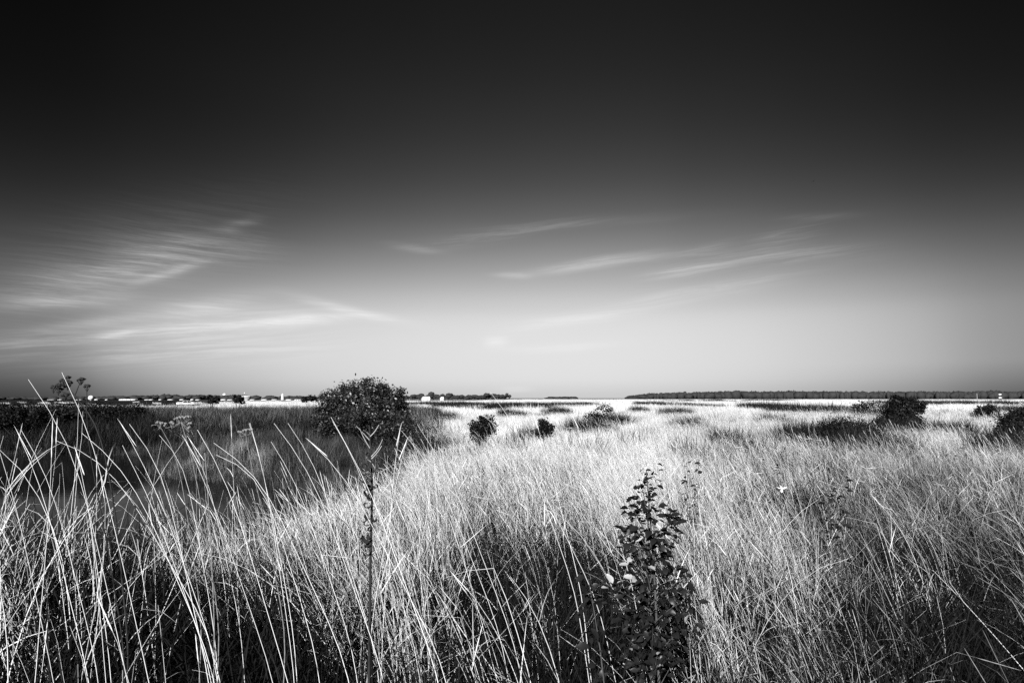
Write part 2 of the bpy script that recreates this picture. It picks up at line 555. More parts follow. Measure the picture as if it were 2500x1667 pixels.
def tall_proto(n, rad, lo, hi, material, r0=.0022, lean=1.0, k=9, sides=3, cross=.14, seed=.22, leafy=3):
    b = np.zeros((n, 3))
    rr, aa_ = rad * np.sqrt(rng.random(n)), rng.random(n) * 6.283
    b[:, 0], b[:, 1] = rr * np.cos(aa_), rr * np.sin(aa_)
    L = rng.uniform(lo, hi, n)
    th0 = np.abs(rng.normal(.27, .18, n)) * lean
    th1 = np.abs(rng.normal(.40, .28, n)) * lean
    phi = np.pi + rng.normal(0, .75, n)
    cr = rng.random(n) < cross
    th0[cr] = rng.uniform(.5, 1.25, cr.sum()); th1[cr] = rng.normal(.1, .15, cr.sum()); phi[cr] = rng.random(cr.sum()) * 6.283
    L[cr] *= .8
    p = blade_paths(b, L, th0, th1, phi, k, wob=.05, pw=2.2, kink=.13)
    t = np.linspace(0, 1, k)
    rad_ = np.outer(rng.choice([.6, .8, 1.0, 1.5], n, p=[.3, .3, .25, .15]) * r0, 1 - .72 * t)
    sh = np.clip(rng.normal(.80, .22, n), 0, 1)
    v, f, per = tubes(p, rad_, sides)
    parts = [(v, f, np.repeat(sh, per))]
    sd = np.where((rng.random(n) < seed) & ~cr)[0]
    if len(sd):                                  # seed spikes
        a_, d_ = p[sd, -1], p[sd, -1] - p[sd, -2]
        d_ /= np.linalg.norm(d_, axis=1, keepdims=True)
        tt = np.linspace(-.09, .05, 7)
        sp = a_[:, None, :] + d_[:, None, :] * tt[None, :, None]
        rr_ = np.array([.3, 1.05, .7, 1.1, .7, .8, .15])[None, :] * r0 * rng.uniform(.9, 1.3, (len(sd), 1))
        v, f, per = tubes(sp, rr_, 4)
        parts.append((v, f, np.repeat(sh[sd] * .85, per)))
    own = np.repeat(np.arange(n), rng.integers(0, leafy + 1, n))     # dry leaves on the stalks
    m_ = len(own)
    if m_:
        kk = rng.integers(1, k - 2, m_)
        bl = p[own, kk]
        lp = blade_paths(bl, rng.uniform(.08, .36, m_), rng.uniform(.15, 1.2, m_), rng.uniform(.0, 1.9, m_), rng.random(m_) * 6.283, 5, pw=1.2)
        v, f, per = ribbons(lp, np.outer(rng.uniform(.45, 1.35, m_) * r0 * 2, np.array([.7, 1, .9, .6, .1])), rng.random(m_) * 6.283)
        parts.append((v, f, np.repeat(np.clip(rng.normal(.62, .32, m_), 0, 1), per)))
    return join_parts(parts, material, 'grass_clump')


def tuft_proto(n, rad, lo, hi, material, w, smu, ssd, spread=.6, droop=1.2, k=5, bias=None, plume=0.0):
    b = np.zeros((n, 3))
    rr, aa_ = rad * np.sqrt(rng.random(n)), rng.random(n) * 6.283
    b[:, 0], b[:, 1] = rr * np.cos(aa_), rr * np.sin(aa_)
    L = rng.uniform(lo, hi, n)
    phi = rng.random(n) * 6.283 if bias is None else np.pi + rng.normal(0, bias, n)
    p = blade_paths(b, L, np.abs(rng.normal(0, spread, n)), np.abs(rng.normal(droop * .5, droop * .4, n)), phi, k, wob=.15, pw=1.4)
    t = np.linspace(0, 1, k)
    wd = np.outer(rng.uniform(.7, 1.3, n) * w, np.clip(1.05 - .95 * t ** 1.5, .06, 1))
    v, f, per = ribbons(p, wd, rng.random(n) * 6.283)
    sh = np.repeat(np.clip(rng.normal(smu, ssd, n), 0, 1), per)
    if plume:
        sh = np.clip(sh + plume * np.tile(np.repeat(t ** 3.2, 2), n) * np.repeat(rng.random(n) < .42, per), 0, 1.6)
    return join_parts([(v, f, sh)], material, 'grass_tuft')


P_tall = proto_coll('tall_clump', [tall_proto(13, .17, .50, 1.26, M['straw']) for _ in range(14)])
P_mid = proto_coll('mid_clump', [tall_proto(24, .28, .40, 1.02, M['straw'], r0=.0020, lean=1.05, k=7, cross=.18) for _ in range(12)])
P_fine = proto_coll('fine_clump', [tall_proto(24, .28, .40, .90, M['grey_grass'], r0=.0017, lean=1.5, k=6, cross=.2, seed=.35) for _ in range(10)])
P_under = proto_coll('under_tuft', [tuft_proto(60, .20, .20, .75, M['under'], .0065, .30, .28, .6, 1.3) for _ in range(8)])
P_thatch = proto_coll('thatch_tuft', [tuft_proto(60, .22, .12, .42, M['straw'], .0042, .45, .3, .9, 1.6) for _ in range(8)])
P_mead = proto_coll('meadow_tuft', [tuft_proto(64, .40, .28, .66, M['meadow'], .012, .72, .28, .26, .9, bias=.6) for _ in range(10)])
P_grey = proto_coll('grey_tuft', [tuft_proto(70, .40, .25, .62, M['grey_grass'], .010, .55, .3, .25, .9, bias=.7) for _ in range(10)])
P_farm = proto_coll('far_meadow_tuft', [tuft_proto(170, 1.7, .45, .80, M['meadow'], .030, .72, .2, .2, .8, k=4, bias=.8) for _ in range(6)])
P_reed = proto_coll('reed_tuft', [tuft_proto(80, .42, .60, 1.22, M['reed'], .016, .03, .10, .14, .5, bias=1.5, plume=1.3) for _ in range(8)])
P_bank = proto_coll('bank_scrub', [tuft_proto(130, .50, .40, 1.12, M['scrub'], .022, .35, .35, .35, .7) for _ in range(6)])
P_fars = proto_coll('far_scrub', [tuft_proto(150, 1.6, .5, 1.15, M['scrub'], .05, .5, .3, .3, .5) for _ in range(4)])
P_dim = proto_coll('damp_grass_tuft', [tuft_proto(80, .36, .22, .60, M['reed'], .008, .20, .22, .18, .7, bias=1.2) for _ in range(8)])
P_scrub = proto_coll('scrub_tuft', [tuft_proto(140, .36, .40, .95, M['scrub'], .018, .45, .3, .5, .8) for _ in range(6)])


def gn_group(coll):
    t = bpy.data.node_groups.new('instance_' + coll.name, 'GeometryNodeTree')
    t.interface.new_socket('Geometry', in_out='INPUT', socket_type='NodeSocketGeometry')
    t.interface.new_socket('Geometry', in_out='OUTPUT', socket_type='NodeSocketGeometry')
    gi, go_ = t.nodes.new('NodeGroupInput'), t.nodes.new('NodeGroupOutput')
    ip = t.nodes.new('GeometryNodeInstanceOnPoints')
    ci = t.nodes.new('GeometryNodeCollectionInfo')
    ci.inputs['Collection'].default_value = coll
    ci.inputs['Separate Children'].default_value = True
    ci.inputs['Reset Children'].default_value = True
    ip.inputs['Pick Instance'].default_value = True

    def named(nm, ty):
        a = t.nodes.new('GeometryNodeInputNamedAttribute')
        a.data_type = ty
        a.inputs['Name'].default_value = nm
        return a.outputs['Attribute']
    t.links.new(gi.outputs[0], ip.inputs['Points'])
    t.links.new(ci.outputs[0], ip.inputs['Instance'])
    t.links.new(named('var', 'INT'), ip.inputs['Instance Index'])
    t.links.new(named('rot', 'FLOAT_VECTOR'), ip.inputs['Rotation'])
    t.links.new(named('scl', 'FLOAT_VECTOR'), ip.inputs['Scale'])
    t.links.new(ip.outputs[0], go_.inputs[0])
    return t


def scatter(name, coll, x, y, z, rotz, tilt, s, label, category=None):
    n = len(x)
    me = bpy.data.meshes.new(name)
    me.vertices.add(n)
    me.vertices.foreach_set('co', np.stack([x, y, z], axis=1).astype(np.float32).ravel())
    a = me.attributes.new('var', 'INT', 'POINT'); a.data.foreach_set('value', rng.integers(0, len(coll.objects), n).astype(np.int32))
    a = me.attributes.new('rot', 'FLOAT_VECTOR', 'POINT')
    a.data.foreach_set('vector', np.stack([rng.normal(0, tilt, n), rng.normal(0, tilt, n), rotz], axis=1).astype(np.float32).ravel())
    a = me.attributes.new('scl', 'FLOAT_VECTOR', 'POINT')
    if np.ndim(s) == 1:
        s = np.stack([s, s, s * rng.uniform(.9, 1.1, n)], axis=1)
    a.data.foreach_set('vector', s.astype(np.float32).ravel())
    o = link(bpy.data.objects.new(name, me))
    md = o.modifiers.new('instances', 'NODES')
    md.node_group = gn_group(coll)
    return tag(o, label, kind='stuff')


def sample(y0, y1, dens, half=.86, pad=.8):
    """random points in the wedge in front of the camera; dens(x, y) in clumps per square metre; dmax decides the count"""
    dmax = dens[1]
    area = (y1 - y0) * (half * (y0 + y1) + 2 * pad)
    n = int(area * dmax)
    y = np.sqrt(rng.random(n) * (y1 * y1 - y0 * y0) + y0 * y0)
    x = rng.uniform(-1, 1, n) * (half * y + pad)
    # uniform in area: weight by the strip's width
    keep = rng.random(n) < np.clip(dens[0](x, y) / dmax, 0, 1)
    return x[keep], y[keep]


def near_left(x, y):
    return sst(-.10, -.30, x / np.maximum(y, .5))


def shoot_gap(x, y):
    """the sward is thin around the sapling"""
    return 1 - .74 * np.exp(-(((x - .50) / .32) ** 2 + ((y - 2.45) / .75) ** 2) * 1.2)


def d_tall(x, y):
    r = x / np.maximum(y, .5)
    d = 11.0 - 1.0 * sst(-.45, -.1, r) - 8.0 * sst(.10, .45, r)
    d *= .45 + .55 * sst(1.8, 3.4, y)
    d *= sst(1.8, 3.6, pond_sd(x, y))
    d *= (1 - .82 * hole(x, y)) * shoot_gap(x, y)
    return d * (.06 + 1.6 * sst(.38, .60, fbm(x, y, .75))) * (1 - sst(9, 14, y) * .5) * (1 - .9 * dimzone(x, y))


def d_mid(x, y):
    r = x / np.maximum(y, .5)
    d = 6.5 + 2.5 * sst(-.22, .08, r) * sst(2.0, 6.5, y + 3.5 * sst(.0, .25, r))
    d *= sst(1.8, 3.8, pond_sd(x, y)) * (1 - .95 * hole(x, y)) * (.08 + 1.6 * sst(.36, .60, fbm(x, y, .9))) * shoot_gap(x, y)
    d *= sst(1.2, 2.6, y)
    return d * (1 + 1.3 * sst(-.10, .0, r) * sst(.32, .18, r) * sst(4.5, 7, y)) * (1 - .92 * dimzone(x, y)) * (1 - darkness(x, y)) * (1 - .92 * sst(.28, .52, r)) * (.35 + .65 * sst(2.0, 4.2, y))


def d_fine(x, y):
    r = x / np.maximum(y, .5)
    return 9 * (.35 + .65 * sst(2.2, 4.4, y)) * sst(.20, .42, r) * (1 - .95 * hole(x, y)) * (.10 + 1.5 * sst(.34, .62, fbm(x, y, .9))) * sst(1.2, 2.4, y) * (1 - darkness(x, y))


def d_under(x, y):
    return 24 * (.5 + fbm(x, y, .8)) * (1 - .35 * hole(x, y)) * sst(.1, .6, pond_sd(x, y)) * (1 - .3 * sst(.0, .2, x / np.maximum(y, .5)))


def d_thatch(x, y):
    r = x / np.maximum(y, .5)
    return (5.0 * sst(.48, .62, fbm(x, y, .6)) + (11 + 9 * sst(4, 7, y)) * sst(-.12, .02, r) * sst(.45, .2, r)) * sst(.42, .62, fbm(x, y, 1.2)) * (1 - .95 * hole(x, y)) * sst(2.5, 4.5, pond_sd(x, y)) * (1 - darkness(x, y))


def greyish(x, y):
    """share of duller grass: the right of the meadow, broken up"""
    r = x / np.maximum(y, 1)
    n = fbm(x, y, 4.0) - .5
    return np.clip(sst(.20, .46, r + n * .4) * (1 - .65 * sst(20, 34, y)) + sst(.62, .75, n + .5) * .3, 0, 1)


def d_all(x, y):
    d = 7.5 * sst(8, 13, y) * (1 - darkness(x, y)) * (1 - reedzone(x, y)) * (1 - dimzone(x, y)) * sst(.5, 2.0, pond_sd(x, y))
    return d * (.12 + 1.35 * sst(.30, .62, fbm(x, y, 1.7))) * (1 - .6 * sst(40, 75, y))


def d_mead(x, y):
    return d_all(x, y) * (1 - greyish(x, y))


def d_grey(x, y):
    return d_all(x, y) * greyish(x, y)


def scat(name, coll, y0, y1, dens, dmax, label, smin, smax, rz=.6, tilt=.06, dz=-.02, half=.86):
    x, y = sample(y0, y1, (dens, dmax), half)
    z = height(x, y) + dz
    s = rng.uniform(smin, smax, len(x))
    return scatter(name, coll, x, y, z, rng.normal(0, rz, len(x)), tilt, s, label)


scat('tall_grass', P_tall, 1.55, 14, d_tall, 16, 'tall pale dry grass leaning left in the foreground', .68, 1.0)
scat('meadow_grass', P_mid, 1.5, 15, d_mid, 32, 'dense pale meadow grass in the middle foreground', .75, 1.15)
scat('fine_grass', P_fine, 1.5, 17, d_fine, 22, 'fine grey grass on the right', .8, 1.2)
scat('undergrowth', P_under, .9, 16, d_under, 34, 'short dark undergrowth between the tall grass', .7, 1.25, rz=3, tilt=.15)
scat('thatch', P_thatch, 1.2, 16, d_thatch, 26, 'tangled dead grass lying between the stalks', .7, 1.2, rz=3, tilt=.25)
scat('pale_meadow', P_mead, 9, 75, d_mead, 11, 'bright dry grass covering the meadow', .75, 1.15, rz=.7)
P_sway = proto_coll('sway_clump', [tall_proto(26, .40, .55, 1.05, M['meadow'], r0=.0042, lean=1.5, k=6, cross=.10, seed=.4, leafy=1) for _ in range(8)])
scat('swaying_grass', P_sway, 9, 46, lambda x, y: 2.6 * (1 - darkness(x, y)) * (1 - reedzone(x, y)) * (1 - dimzone(x, y)) * sst(.5, 2, pond_sd(x, y)) * (.15 + 1.3 * sst(.35, .62, fbm(x, y, 2.6))) * (1 - .6 * sst(20, 44, y)), 3.8, 'taller wind-swept stems rising over the pale meadow', .75, 1.1, rz=.35)
scat('grey_meadow', P_grey, 8, 75, d_grey, 11, 'duller grey grass on the right of the meadow', .75, 1.15, rz=.7)
scat('far_meadow', P_farm, 60, 420, lambda x, y: .16 * palecover(x, y) * (1 - (np.abs(x / y + .479) < .02) * (y > 130) * (y < 236)) * (1 - .7 * sst(150, 400, y)), .18, 'pale grass of the distant meadow', .8, 1.2, rz=.8)
def leftbank(x, y):
    return sst(-.50, -.56, x / np.maximum(y, 1) + (fbm(x, y, 5) - .5) * .12)


scat('reeds', P_reed, 27, 64, lambda x, y: 6.5 * reedzone(x, y) * (.06 + 1.3 * sst(.32, .6, fbm(x, y, 1.8))) * (1 - leftbank(x, y)), 9, 'reeds with pale tips on the far pond bank', .45, 1.0, rz=3)
scat('bank_scrub', P_bank, 27, 64, lambda x, y: 4.5 * reedzone(x, y) * (.5 + fbm(x, y, 4)) * np.maximum(leftbank(x, y), .35), 7, 'dark scrub on the left of the far pond bank', .7, 1.05, rz=3)
scat('far_scrub', P_fars, 60, 300, lambda x, y: np.where(y < 170, .5, .12) * darkness(x, y) * (fbm(x, y, 6) > .50), .5, 'dark scrub strips in the distant meadow', .8, 1.3, rz=3)
scat('damp_grass', P_dim, 9, 36, lambda x, y: 11 * dimzone(x, y) * sst(.05, .5, pond_sd(x, y)) * (.1 + 1.2 * sst(.35, .6, fbm(x, y, 1.5))), 10, 'short grey grass in the damp hollow beside the pond', .75, 1.2, rz=3)
scat('low_scrub', P_scrub, 12, 130, lambda x, y: 9 * darkness(x, y) * (1 - .6 * sst(30, 90, y)), 9, 'dark low scrub patches in the meadow', .75, 1.25, rz=3)


def spit(x, y):
    return np.exp(-(((x + 9.6) / 2.0) ** 2 + ((y - 22.6) / 2.2) ** 2)) * sst(.1, .5, pond_sd(x, y))


scat('spit_grass', P_grey, 18, 28, lambda x, y: 9 * sst(.25, .6, spit(x, y)), 9, 'pale short grass on the little spit at the end of the pond', .5, .8, rz=2)
scat('sedge_tussocks', P_scrub, 9, 60, lambda x, y: 2.4 * sst(.55, .68, fbm(x, y, 1.8)) * (1 - reedzone(x, y)) * (1 - dimzone(x, y)) * sst(-.12, .0, x / y), 2.4, 'scattered dark sedge tufts in the pale meadow', .45, .8, rz=3)
# ------------------------------------------------------------------ single plants
def path_tube(name, pts, r0, r1, material, parent=None, sides=6, k=None, prof=None):
    """one tapered tube through pts (world or parent space)"""
    P = np.array([tuple(p) for p in pts], dtype=float)
    if k:
        s = np.concatenate([[0], np.cumsum(np.linalg.norm(np.diff(P, axis=0), axis=1))])
        u = np.linspace(0, s[-1], k)
        if len(P) > 2:                     # Catmull-like smoothing: interpolate, then relax
            Q = np.stack([np.interp(u, s, P[:, i]) for i in range(3)], axis=1)
            for _ in range(2):
                Q[1:-1] = .25 * Q[:-2] + .5 * Q[1:-1] + .25 * Q[2:]
            P = Q
        else:
            P = np.stack([np.interp(u, s, P[:, i]) for i in range(3)], axis=1)
    t = np.linspace(0, 1, len(P))
    rad = r0 + (r1 - r0) * t
    if prof is not None:
        rad = rad * np.interp(t, prof[0], prof[1])
    v, f, per = tubes(P[None], rad[None], sides)
    me = mesh_np(name, v, f, 4, material, np.full(len(v), .85), True)
    return link(bpy.data.objects.new(name, me), parent)


def local(pts, o):
    return [Vector(p) - Vector(o) for p in pts]


def to_ground(pts, Y, lean=.35):
    """extend a tip-to-foot pixel path at depth Y down to the ground"""
    P = [at(px, py, Y) for px, py in pts]
    a, b = P[-2], P[-1]
    sl = (b.x - a.x) / max(.02, a.z - b.z)
    z = h1(b.x, Y) - .03
    dzv = b.z - z
    if dzv > .05:
        P.append(Vector((b.x + sl * dzv * .5 * .8, Y, b.z - dzv * .5)))
        P.append(Vector((b.x + sl * dzv * .8 * lean * 2, Y, z)))
    return P


STALKS = [
    ([(69, 926), (106, 974), (144, 1021), (166, 1068), (185, 1125), (212, 1217)], 1.9, 'pale grass stalk rising left of the dark umbel into the sky', 0),
    ([(151, 909), (177, 943), (204, 1002), (226, 1076), (245, 1152), (267, 1228)], 1.8, 'pale grass stalk crossing behind the dark umbel', 0),
    ([(1197, 957), (1214, 972), (1231, 991), (1261, 1045), (1285, 1100)], 3.2, 'lone pale grass stalk reaching above the middle horizon', 0),
    ([(0, 1106), (24, 1179), (41, 1239)], 2.0, 'a', 0), ([(41, 1051), (63, 1092), (84, 1141), (114, 1234)], 2.1, 'a', 1), ([(52, 1050), (84, 1098), (109, 1147), (125, 1190), (141, 1239)], 2.2, 'a', 0),
    ([(200, 1057), (245, 1085), (288, 1130), (327, 1185), (354, 1234)], 2.3, 'a', 0), ([(316, 1035), (356, 1070), (375, 1098), (395, 1152), (416, 1226)], 2.1, 'a', 0),
    ([(294, 1032), (324, 1076), (340, 1119), (365, 1163), (400, 1240)], 2.4, 'a', 1), ([(389, 1062), (433, 1095), (449, 1138), (470, 1230)], 2.5, 'a', 0),
    ([(452, 1073), (479, 1119), (498, 1174), (525, 1236)], 2.2, 'a', 1), ([(482, 1049), (506, 1070), (525, 1111), (550, 1168), (577, 1239)], 2.0, 'a', 0),
    ([(522, 1081), (569, 1103), (593, 1130), (631, 1163), (670, 1230)], 2.4, 'a', 0), ([(528, 1110), (566, 1111), (610, 1141), (637, 1176), (670, 1260)], 2.5, 'a', 0),
    ([(299, 1087), (321, 1133), (354, 1193), (380, 1250)], 2.3, 'a', 0), ([(136, 1075), (185, 1084), (231, 1111), (272, 1152), (330, 1230)], 2.5, 'a', 0),
    ([(185, 1098), (196, 1130), (200, 1150), (215, 1230)], 2.2, 'a', 2), ([(463, 1072), (482, 1100), (500, 1150), (520, 1220)], 2.6, 'a', 1),
    ([(610, 1032), (626, 1076), (640, 1133), (655, 1210)], 2.3, 'b', 0), ([(608, 1033), (629, 1087), (638, 1137), (660, 1230)], 2.6, 'b', 0),
    ([(669, 1033), (700, 1066), (730, 1107), (748, 1137), (790, 1230)], 2.3, 'b', 0), ([(703, 1033), (736, 1069), (757, 1110), (790, 1190)], 2.5, 'b', 0),
    ([(662, 1078), (683, 1107), (710, 1150), (740, 1220)], 2.5, 'b', 0), ([(754, 1075), (775, 1093), (817, 1125), (860, 1190)], 2.4, 'b', 2),
    ([(808, 1018), (828, 1051), (849, 1093), (876, 1137), (910, 1210)], 2.3, 'c', 0), ([(812, 1028), (836, 1062), (862, 1110), (890, 1180)], 2.5, 'c', 0),
    ([(979, 1039), (972, 1070), (966, 1100), (960, 1170)], 2.8, 'c', 2), ([(993, 1075), (983, 1100), (972, 1150)], 2.8, 'c', 2),
    ([(980, 1051), (1025, 1101), (1060, 1150), (1090, 1210)], 2.8, 'c', 0), ([(1019, 1036), (1052, 1087), (1085, 1137), (1120, 1210)], 2.6, 'c', 0),
    ([(1162, 1000), (1198, 1021), (1228, 1051), (1255, 1075), (1290, 1130)], 3.2, 'd', 0), ([(1301, 1009), (1317, 1054), (1335, 1110)], 3.4, 'd', 2),
    ([(1395, 1010), (1415, 1050), (1440, 1110)], 3.6, 'd', 2), ([(1505, 1010), (1525, 1060), (1545, 1120)], 3.8, 'd', 0),
]
LAB = {'a': 'pale grass stalk leaning left in front of the dark pond', 'b': 'pale grass stalk leaning left in front of the reed bank',
       'c': 'pale grass stalk rising in front of the big round bush', 'd': 'pale grass stalk standing above the bright meadow'}
GRP = {'a': 'grass stalks in front of the pond', 'b': 'grass stalks in front of the reed bank', 'c': 'grass stalks in front of the round bush', 'd': 'grass stalks above the meadow'}
for pts, Y, lab, head in STALKS:
    W = to_ground(pts, Y)[::-1]
    foot = W[0]
    e = empty('grass_stalk', foot)
    LB = LAB.get(lab, lab)
    if lab in LAB and head:
        LB = LB.replace('pale grass stalk', 'pale grass stalk with a plump seed head' if head == 2 else 'pale grass stalk with a thin ragged tip')
    tag(e, LB, 'grass stalk', GRP.get(lab))
    L = local(W, foot)
    path_tube('stem', L, .0013 + .0008 * ((foot.x * 7.3) % 1.0), .0006, M['straw'], e, 5, 16)
    tip, prev = L[-1], L[-2]
    d = (tip - prev).normalized()
    n = 13
    if head == 2:
        hp = [tip + d * (-.085 + .10 * i / (n - 1)) for i in range(n)]
        path_tube('seed_head', hp, .0021, .0013, M['straw'], e, 6, None, ([0, .1, .25, .35, .5, .6, .75, .85, 1], [.3, 1.1, .8, 1.2, .8, 1.15, .75, .9, .1]))
    elif head == 1:
        hp = [tip + d * (-.10 + .12 * i / (n - 1)) for i in range(n)]
        path_tube('seed_head', hp, .0014, .0010, M['straw'], e, 5, None, ([0, .15, .3, .45, .6, .75, 1], [.3, 1.2, .6, 1.2, .6, 1.1, .1]))


# ---- foliage crowns
def leaf_cloud(lobes, n, size, pale=.03, surf=.5, up=.15):
    """lobes: list of (centre, (rx, ry, rz)); n leaf faces spread through their outer volume"""
    C = np.array([c for c, r in lobes], dtype=float)
    Rr = np.array([r for c, r in lobes], dtype=float)
    w = (Rr[:, 0] * Rr[:, 2] + Rr[:, 1] * Rr[:, 2])
    k = rng.choice(len(lobes), n, p=w / w.sum())
    d = rng.normal(size=(n, 3))
    d /= np.linalg.norm(d, axis=1, keepdims=True)
    lump = 1 + .13 * np.sin(d[:, 0] * 9 + k * 3.1) * np.sin(d[:, 2] * 8 + k * 1.7) + .10 * np.sin(d[:, 1] * 13 + d[:, 2] * 11 + k)
    nc = max(20, n // 26)                                   # twigs: clumps of leaves with gaps between
    cd = rng.normal(size=(nc, 3)); cd /= np.linalg.norm(cd, axis=1, keepdims=True)
    ck = rng.choice(len(lobes), nc, p=w / w.sum())
    crad = surf + (1.03 - surf) * rng.random(nc) ** .5
    crad = np.where(rng.random(nc) < .09, crad * rng.uniform(1.0, 1.11, nc), crad)
    which = rng.integers(0, nc, n)
    k = ck[which]
    d = cd[which]
    lump = 1 + .12 * np.sin(d[:, 0] * 9 + k * 3.1) * np.sin(d[:, 2] * 8 + k * 1.7)
    p = C[k] + d * Rr[k] * (crad[which] * lump)[:, None] + rng.normal(0, 1, (n, 3)) * (.045 + .105 * np.minimum(Rr[k].mean(axis=1, keepdims=True), 1.0))
    tone = rng.normal(0, .18, nc)[which]
    nrm = d + rng.normal(0, .65, (n, 3)) + np.array([0, 0, up])
    nrm /= np.linalg.norm(nrm, axis=1, keepdims=True)
    a = np.cross(nrm, rng.normal(size=(n, 3)))
    a /= np.linalg.norm(a, axis=1, keepdims=True) + 1e-9
    b = np.cross(nrm, a)
    s = size * rng.uniform(.6, 1.3, n)[:, None]
    fold = nrm * s * .12
    v = np.stack([p - a * s * .62, p + b * s * .30 + fold, p + a * s * .62, p - b * s * .30 + fold], axis=1).reshape(-1, 3)
    i = np.arange(n) * 4
    f = np.stack([i, i + 1, i + 2, i + 3], axis=1).ravel()
    return v, f, np.repeat(np.clip(rng.normal(.36, .22, n) + tone + (rng.random(n) < pale) * rng.uniform(.8, 2.6, n), 0, 3), 4)  # the pale share imitates sparkling highlights by leaf tone


def bush(name, base, lobes, n, size, material, label, category, group=None, stems=6, stem_r=.03, surf=.5, pale=.03):
    """lobes in world space; base the foot on the ground"""
    e = empty(name, base)
    tag(e, label, category, group)
    lb = [(np.array(c) - np.array(base), r) for c, r in lobes]
    v, f, s = leaf_cloud(lb, n, size, pale=pale, surf=surf)
    link(bpy.data.objects.new('crown', mesh_np('crown', v, f, 4, material, s)), e)
    k = 8
    P, Q = [], []
    for i in range(max(stems, len(lb))):
        c, r = lb[i % len(lb)]
        tgt = np.array(c) + rng.normal(0, .35, 3) * np.array(r)
        st = np.array([rng.normal(0, .12), rng.normal(0, .10), -.05])
        t = np.linspace(0, 1, k)[:, None]
        mid = st * .4 + tgt * .6 + np.array([0, 0, -.12])
        P.append((1 - t) ** 2 * st + 2 * t * (1 - t) * mid + t * t * tgt)
        Q.append(np.linspace(stem_r, stem_r * .25, k))
    v, f, _ = tubes(np.array(P), np.array(Q), 5)
    link(bpy.data.objects.new('trunk', mesh_np('trunk', v, f, 4, M['bark'], None, True)), e)
    return e


def px_lobes(spec, Y, depth=1.0):
    """spec: (px, py, rx_px, rz_px[, dY])"""
    out = []
    for s in spec:
        dy_ = s[4] if len(s) > 4 else 0.0
        c = at(s[0], s[1], Y + dy_)
        rx, rz = s[2] / FP * (Y + dy_), s[3] / FP * (Y + dy_)
        out.append((tuple(c), (rx, max(rx, rz) * depth, rz)))
    return out


# the big round bush, centre left
Yb = 27.0
big = px_lobes([(890, 985, 62, 50), (835, 990, 50, 48, .4), (945, 990, 46, 44, .3), (810, 1010, 40, 46, -.4), (965, 1015, 36, 42, -.2), (905, 948, 30, 22, .2), (860, 950, 30, 20, .3),
                (880, 1025, 62, 32, -1.0), (925, 955, 26, 20), (975, 975, 20, 22, .2), (805, 975, 22, 18, .1), (788, 962, 9, 8, .2), (985, 1035, 26, 26, -.8), (800, 1045, 34, 22, -.2),
                (950, 1050, 44, 24, -1.0), (1000, 1060, 26, 18, -1.2), (898, 932, 16, 10, .1), (815, 950, 10, 9), (970, 952, 14, 9), (840, 1050, 60, 18, -.6), (785, 1042, 24, 24, -.2)], Yb)
pb = at(885, 1050, Yb)
bush('round_bush', (pb.x, Yb, h1(pb.x, Yb)), big, 20000, .09, M['leaf'], 'big round dark bush standing beside the reed bank', 'bush', stems=22, stem_r=.045, surf=.35, pale=.006)

pb = at(925, 1070, 24.5)
bush('bramble', (pb.x, 24.5, h1(pb.x, 24.5)), px_lobes([(900, 1020, 55, 16), (950, 1035, 40, 18), (860, 1025, 34, 14), (985, 1045, 28, 18, -.4), (1015, 1068, 30, 14, -.6), (930, 1055, 46, 14, -.4), (1040, 1080, 26, 10, -.8), (1000, 1084, 40, 12, -1)], 24.5),
     5200, .07, M['leaf'], 'speckled bramble spreading along the foot of the big round bush', 'bush', stems=10, stem_r=.012, surf=.4, pale=.03)

# bushes on the right
Yr = 27.0
pr = at(2195, 1050, Yr)
bush('dark_bush', (pr.x, Yr, h1(pr.x, Yr)), px_lobes([(2196, 1024, 40, 26), (2222, 988, 15, 14), (2227, 974, 8, 7), (2189, 984, 12, 14), (2186, 972, 6, 6), (2244, 997, 14, 9, -.2), (2254, 991, 6, 5, -.2), (2165, 1037, 28, 16), (2228, 1036, 26, 16), (2196, 1003, 26, 16, -.3), (2150, 1045, 14, 10)], Yr),
     10000, .10, M['dark_leaf'], 'black bush with ragged top in the right meadow', 'bush', stems=9, surf=.3)
pe = at(2485, 1075, 17)
bush('dark_bush', (pe.x, 17, h1(pe.x, 17)), px_lobes([(2492, 1032, 36, 26), (2466, 1044, 26, 22), (2522, 1030, 40, 32), (2448, 1056, 16, 14), (2490, 1062, 40, 18), (2478, 1016, 16, 12)], 17),
     14000, .05, M['dark_leaf'], 'black bush cut off by the right edge of the meadow', 'bush', stems=7, surf=.3)
pe = at(2405, 1015, 34)
bush('dark_bush', (pe.x, 34, h1(pe.x, 34)), px_lobes([(2400, 1003, 13, 9), (2416, 1000, 10, 8), (2386, 1009, 10, 6), (2426, 1008, 10, 7)], 34),
     2600, .10, M['dark_leaf'], 'small dark bush just left of the right edge bush', 'bush', stems=5, surf=.3)
pe = at(1178, 1070, 17)
bush('dark_bush', (pe.x, 17, h1(pe.x, 17)), px_lobes([(1182, 1040, 15, 15), (1170, 1058, 17, 20), (1192, 1026, 8, 9), (1160, 1044, 7, 12), (1199, 1046, 9, 9), (1176, 1024, 6, 6)], 17),
     3800, .05, M['dark_leaf'], 'dark bush in the pale grass right of the big round bush', 'bush', stems=6, stem_r=.015, surf=.3)
pe = at(1328, 1060, 18)
bush('dark_bush', (pe.x, 18, h1(pe.x, 18)), px_lobes([(1330, 1040, 9, 9), (1319, 1052, 11, 11), (1338, 1053, 8, 9), (1324, 1032, 5, 5), (1346, 1046, 5, 5)], 18),
     2000, .05, M['dark_leaf'], 'small dark bush sunk in bright grass at the picture middle', 'bush', stems=5, stem_r=.012, surf=.3)
pe = at(1470, 1015, 30)
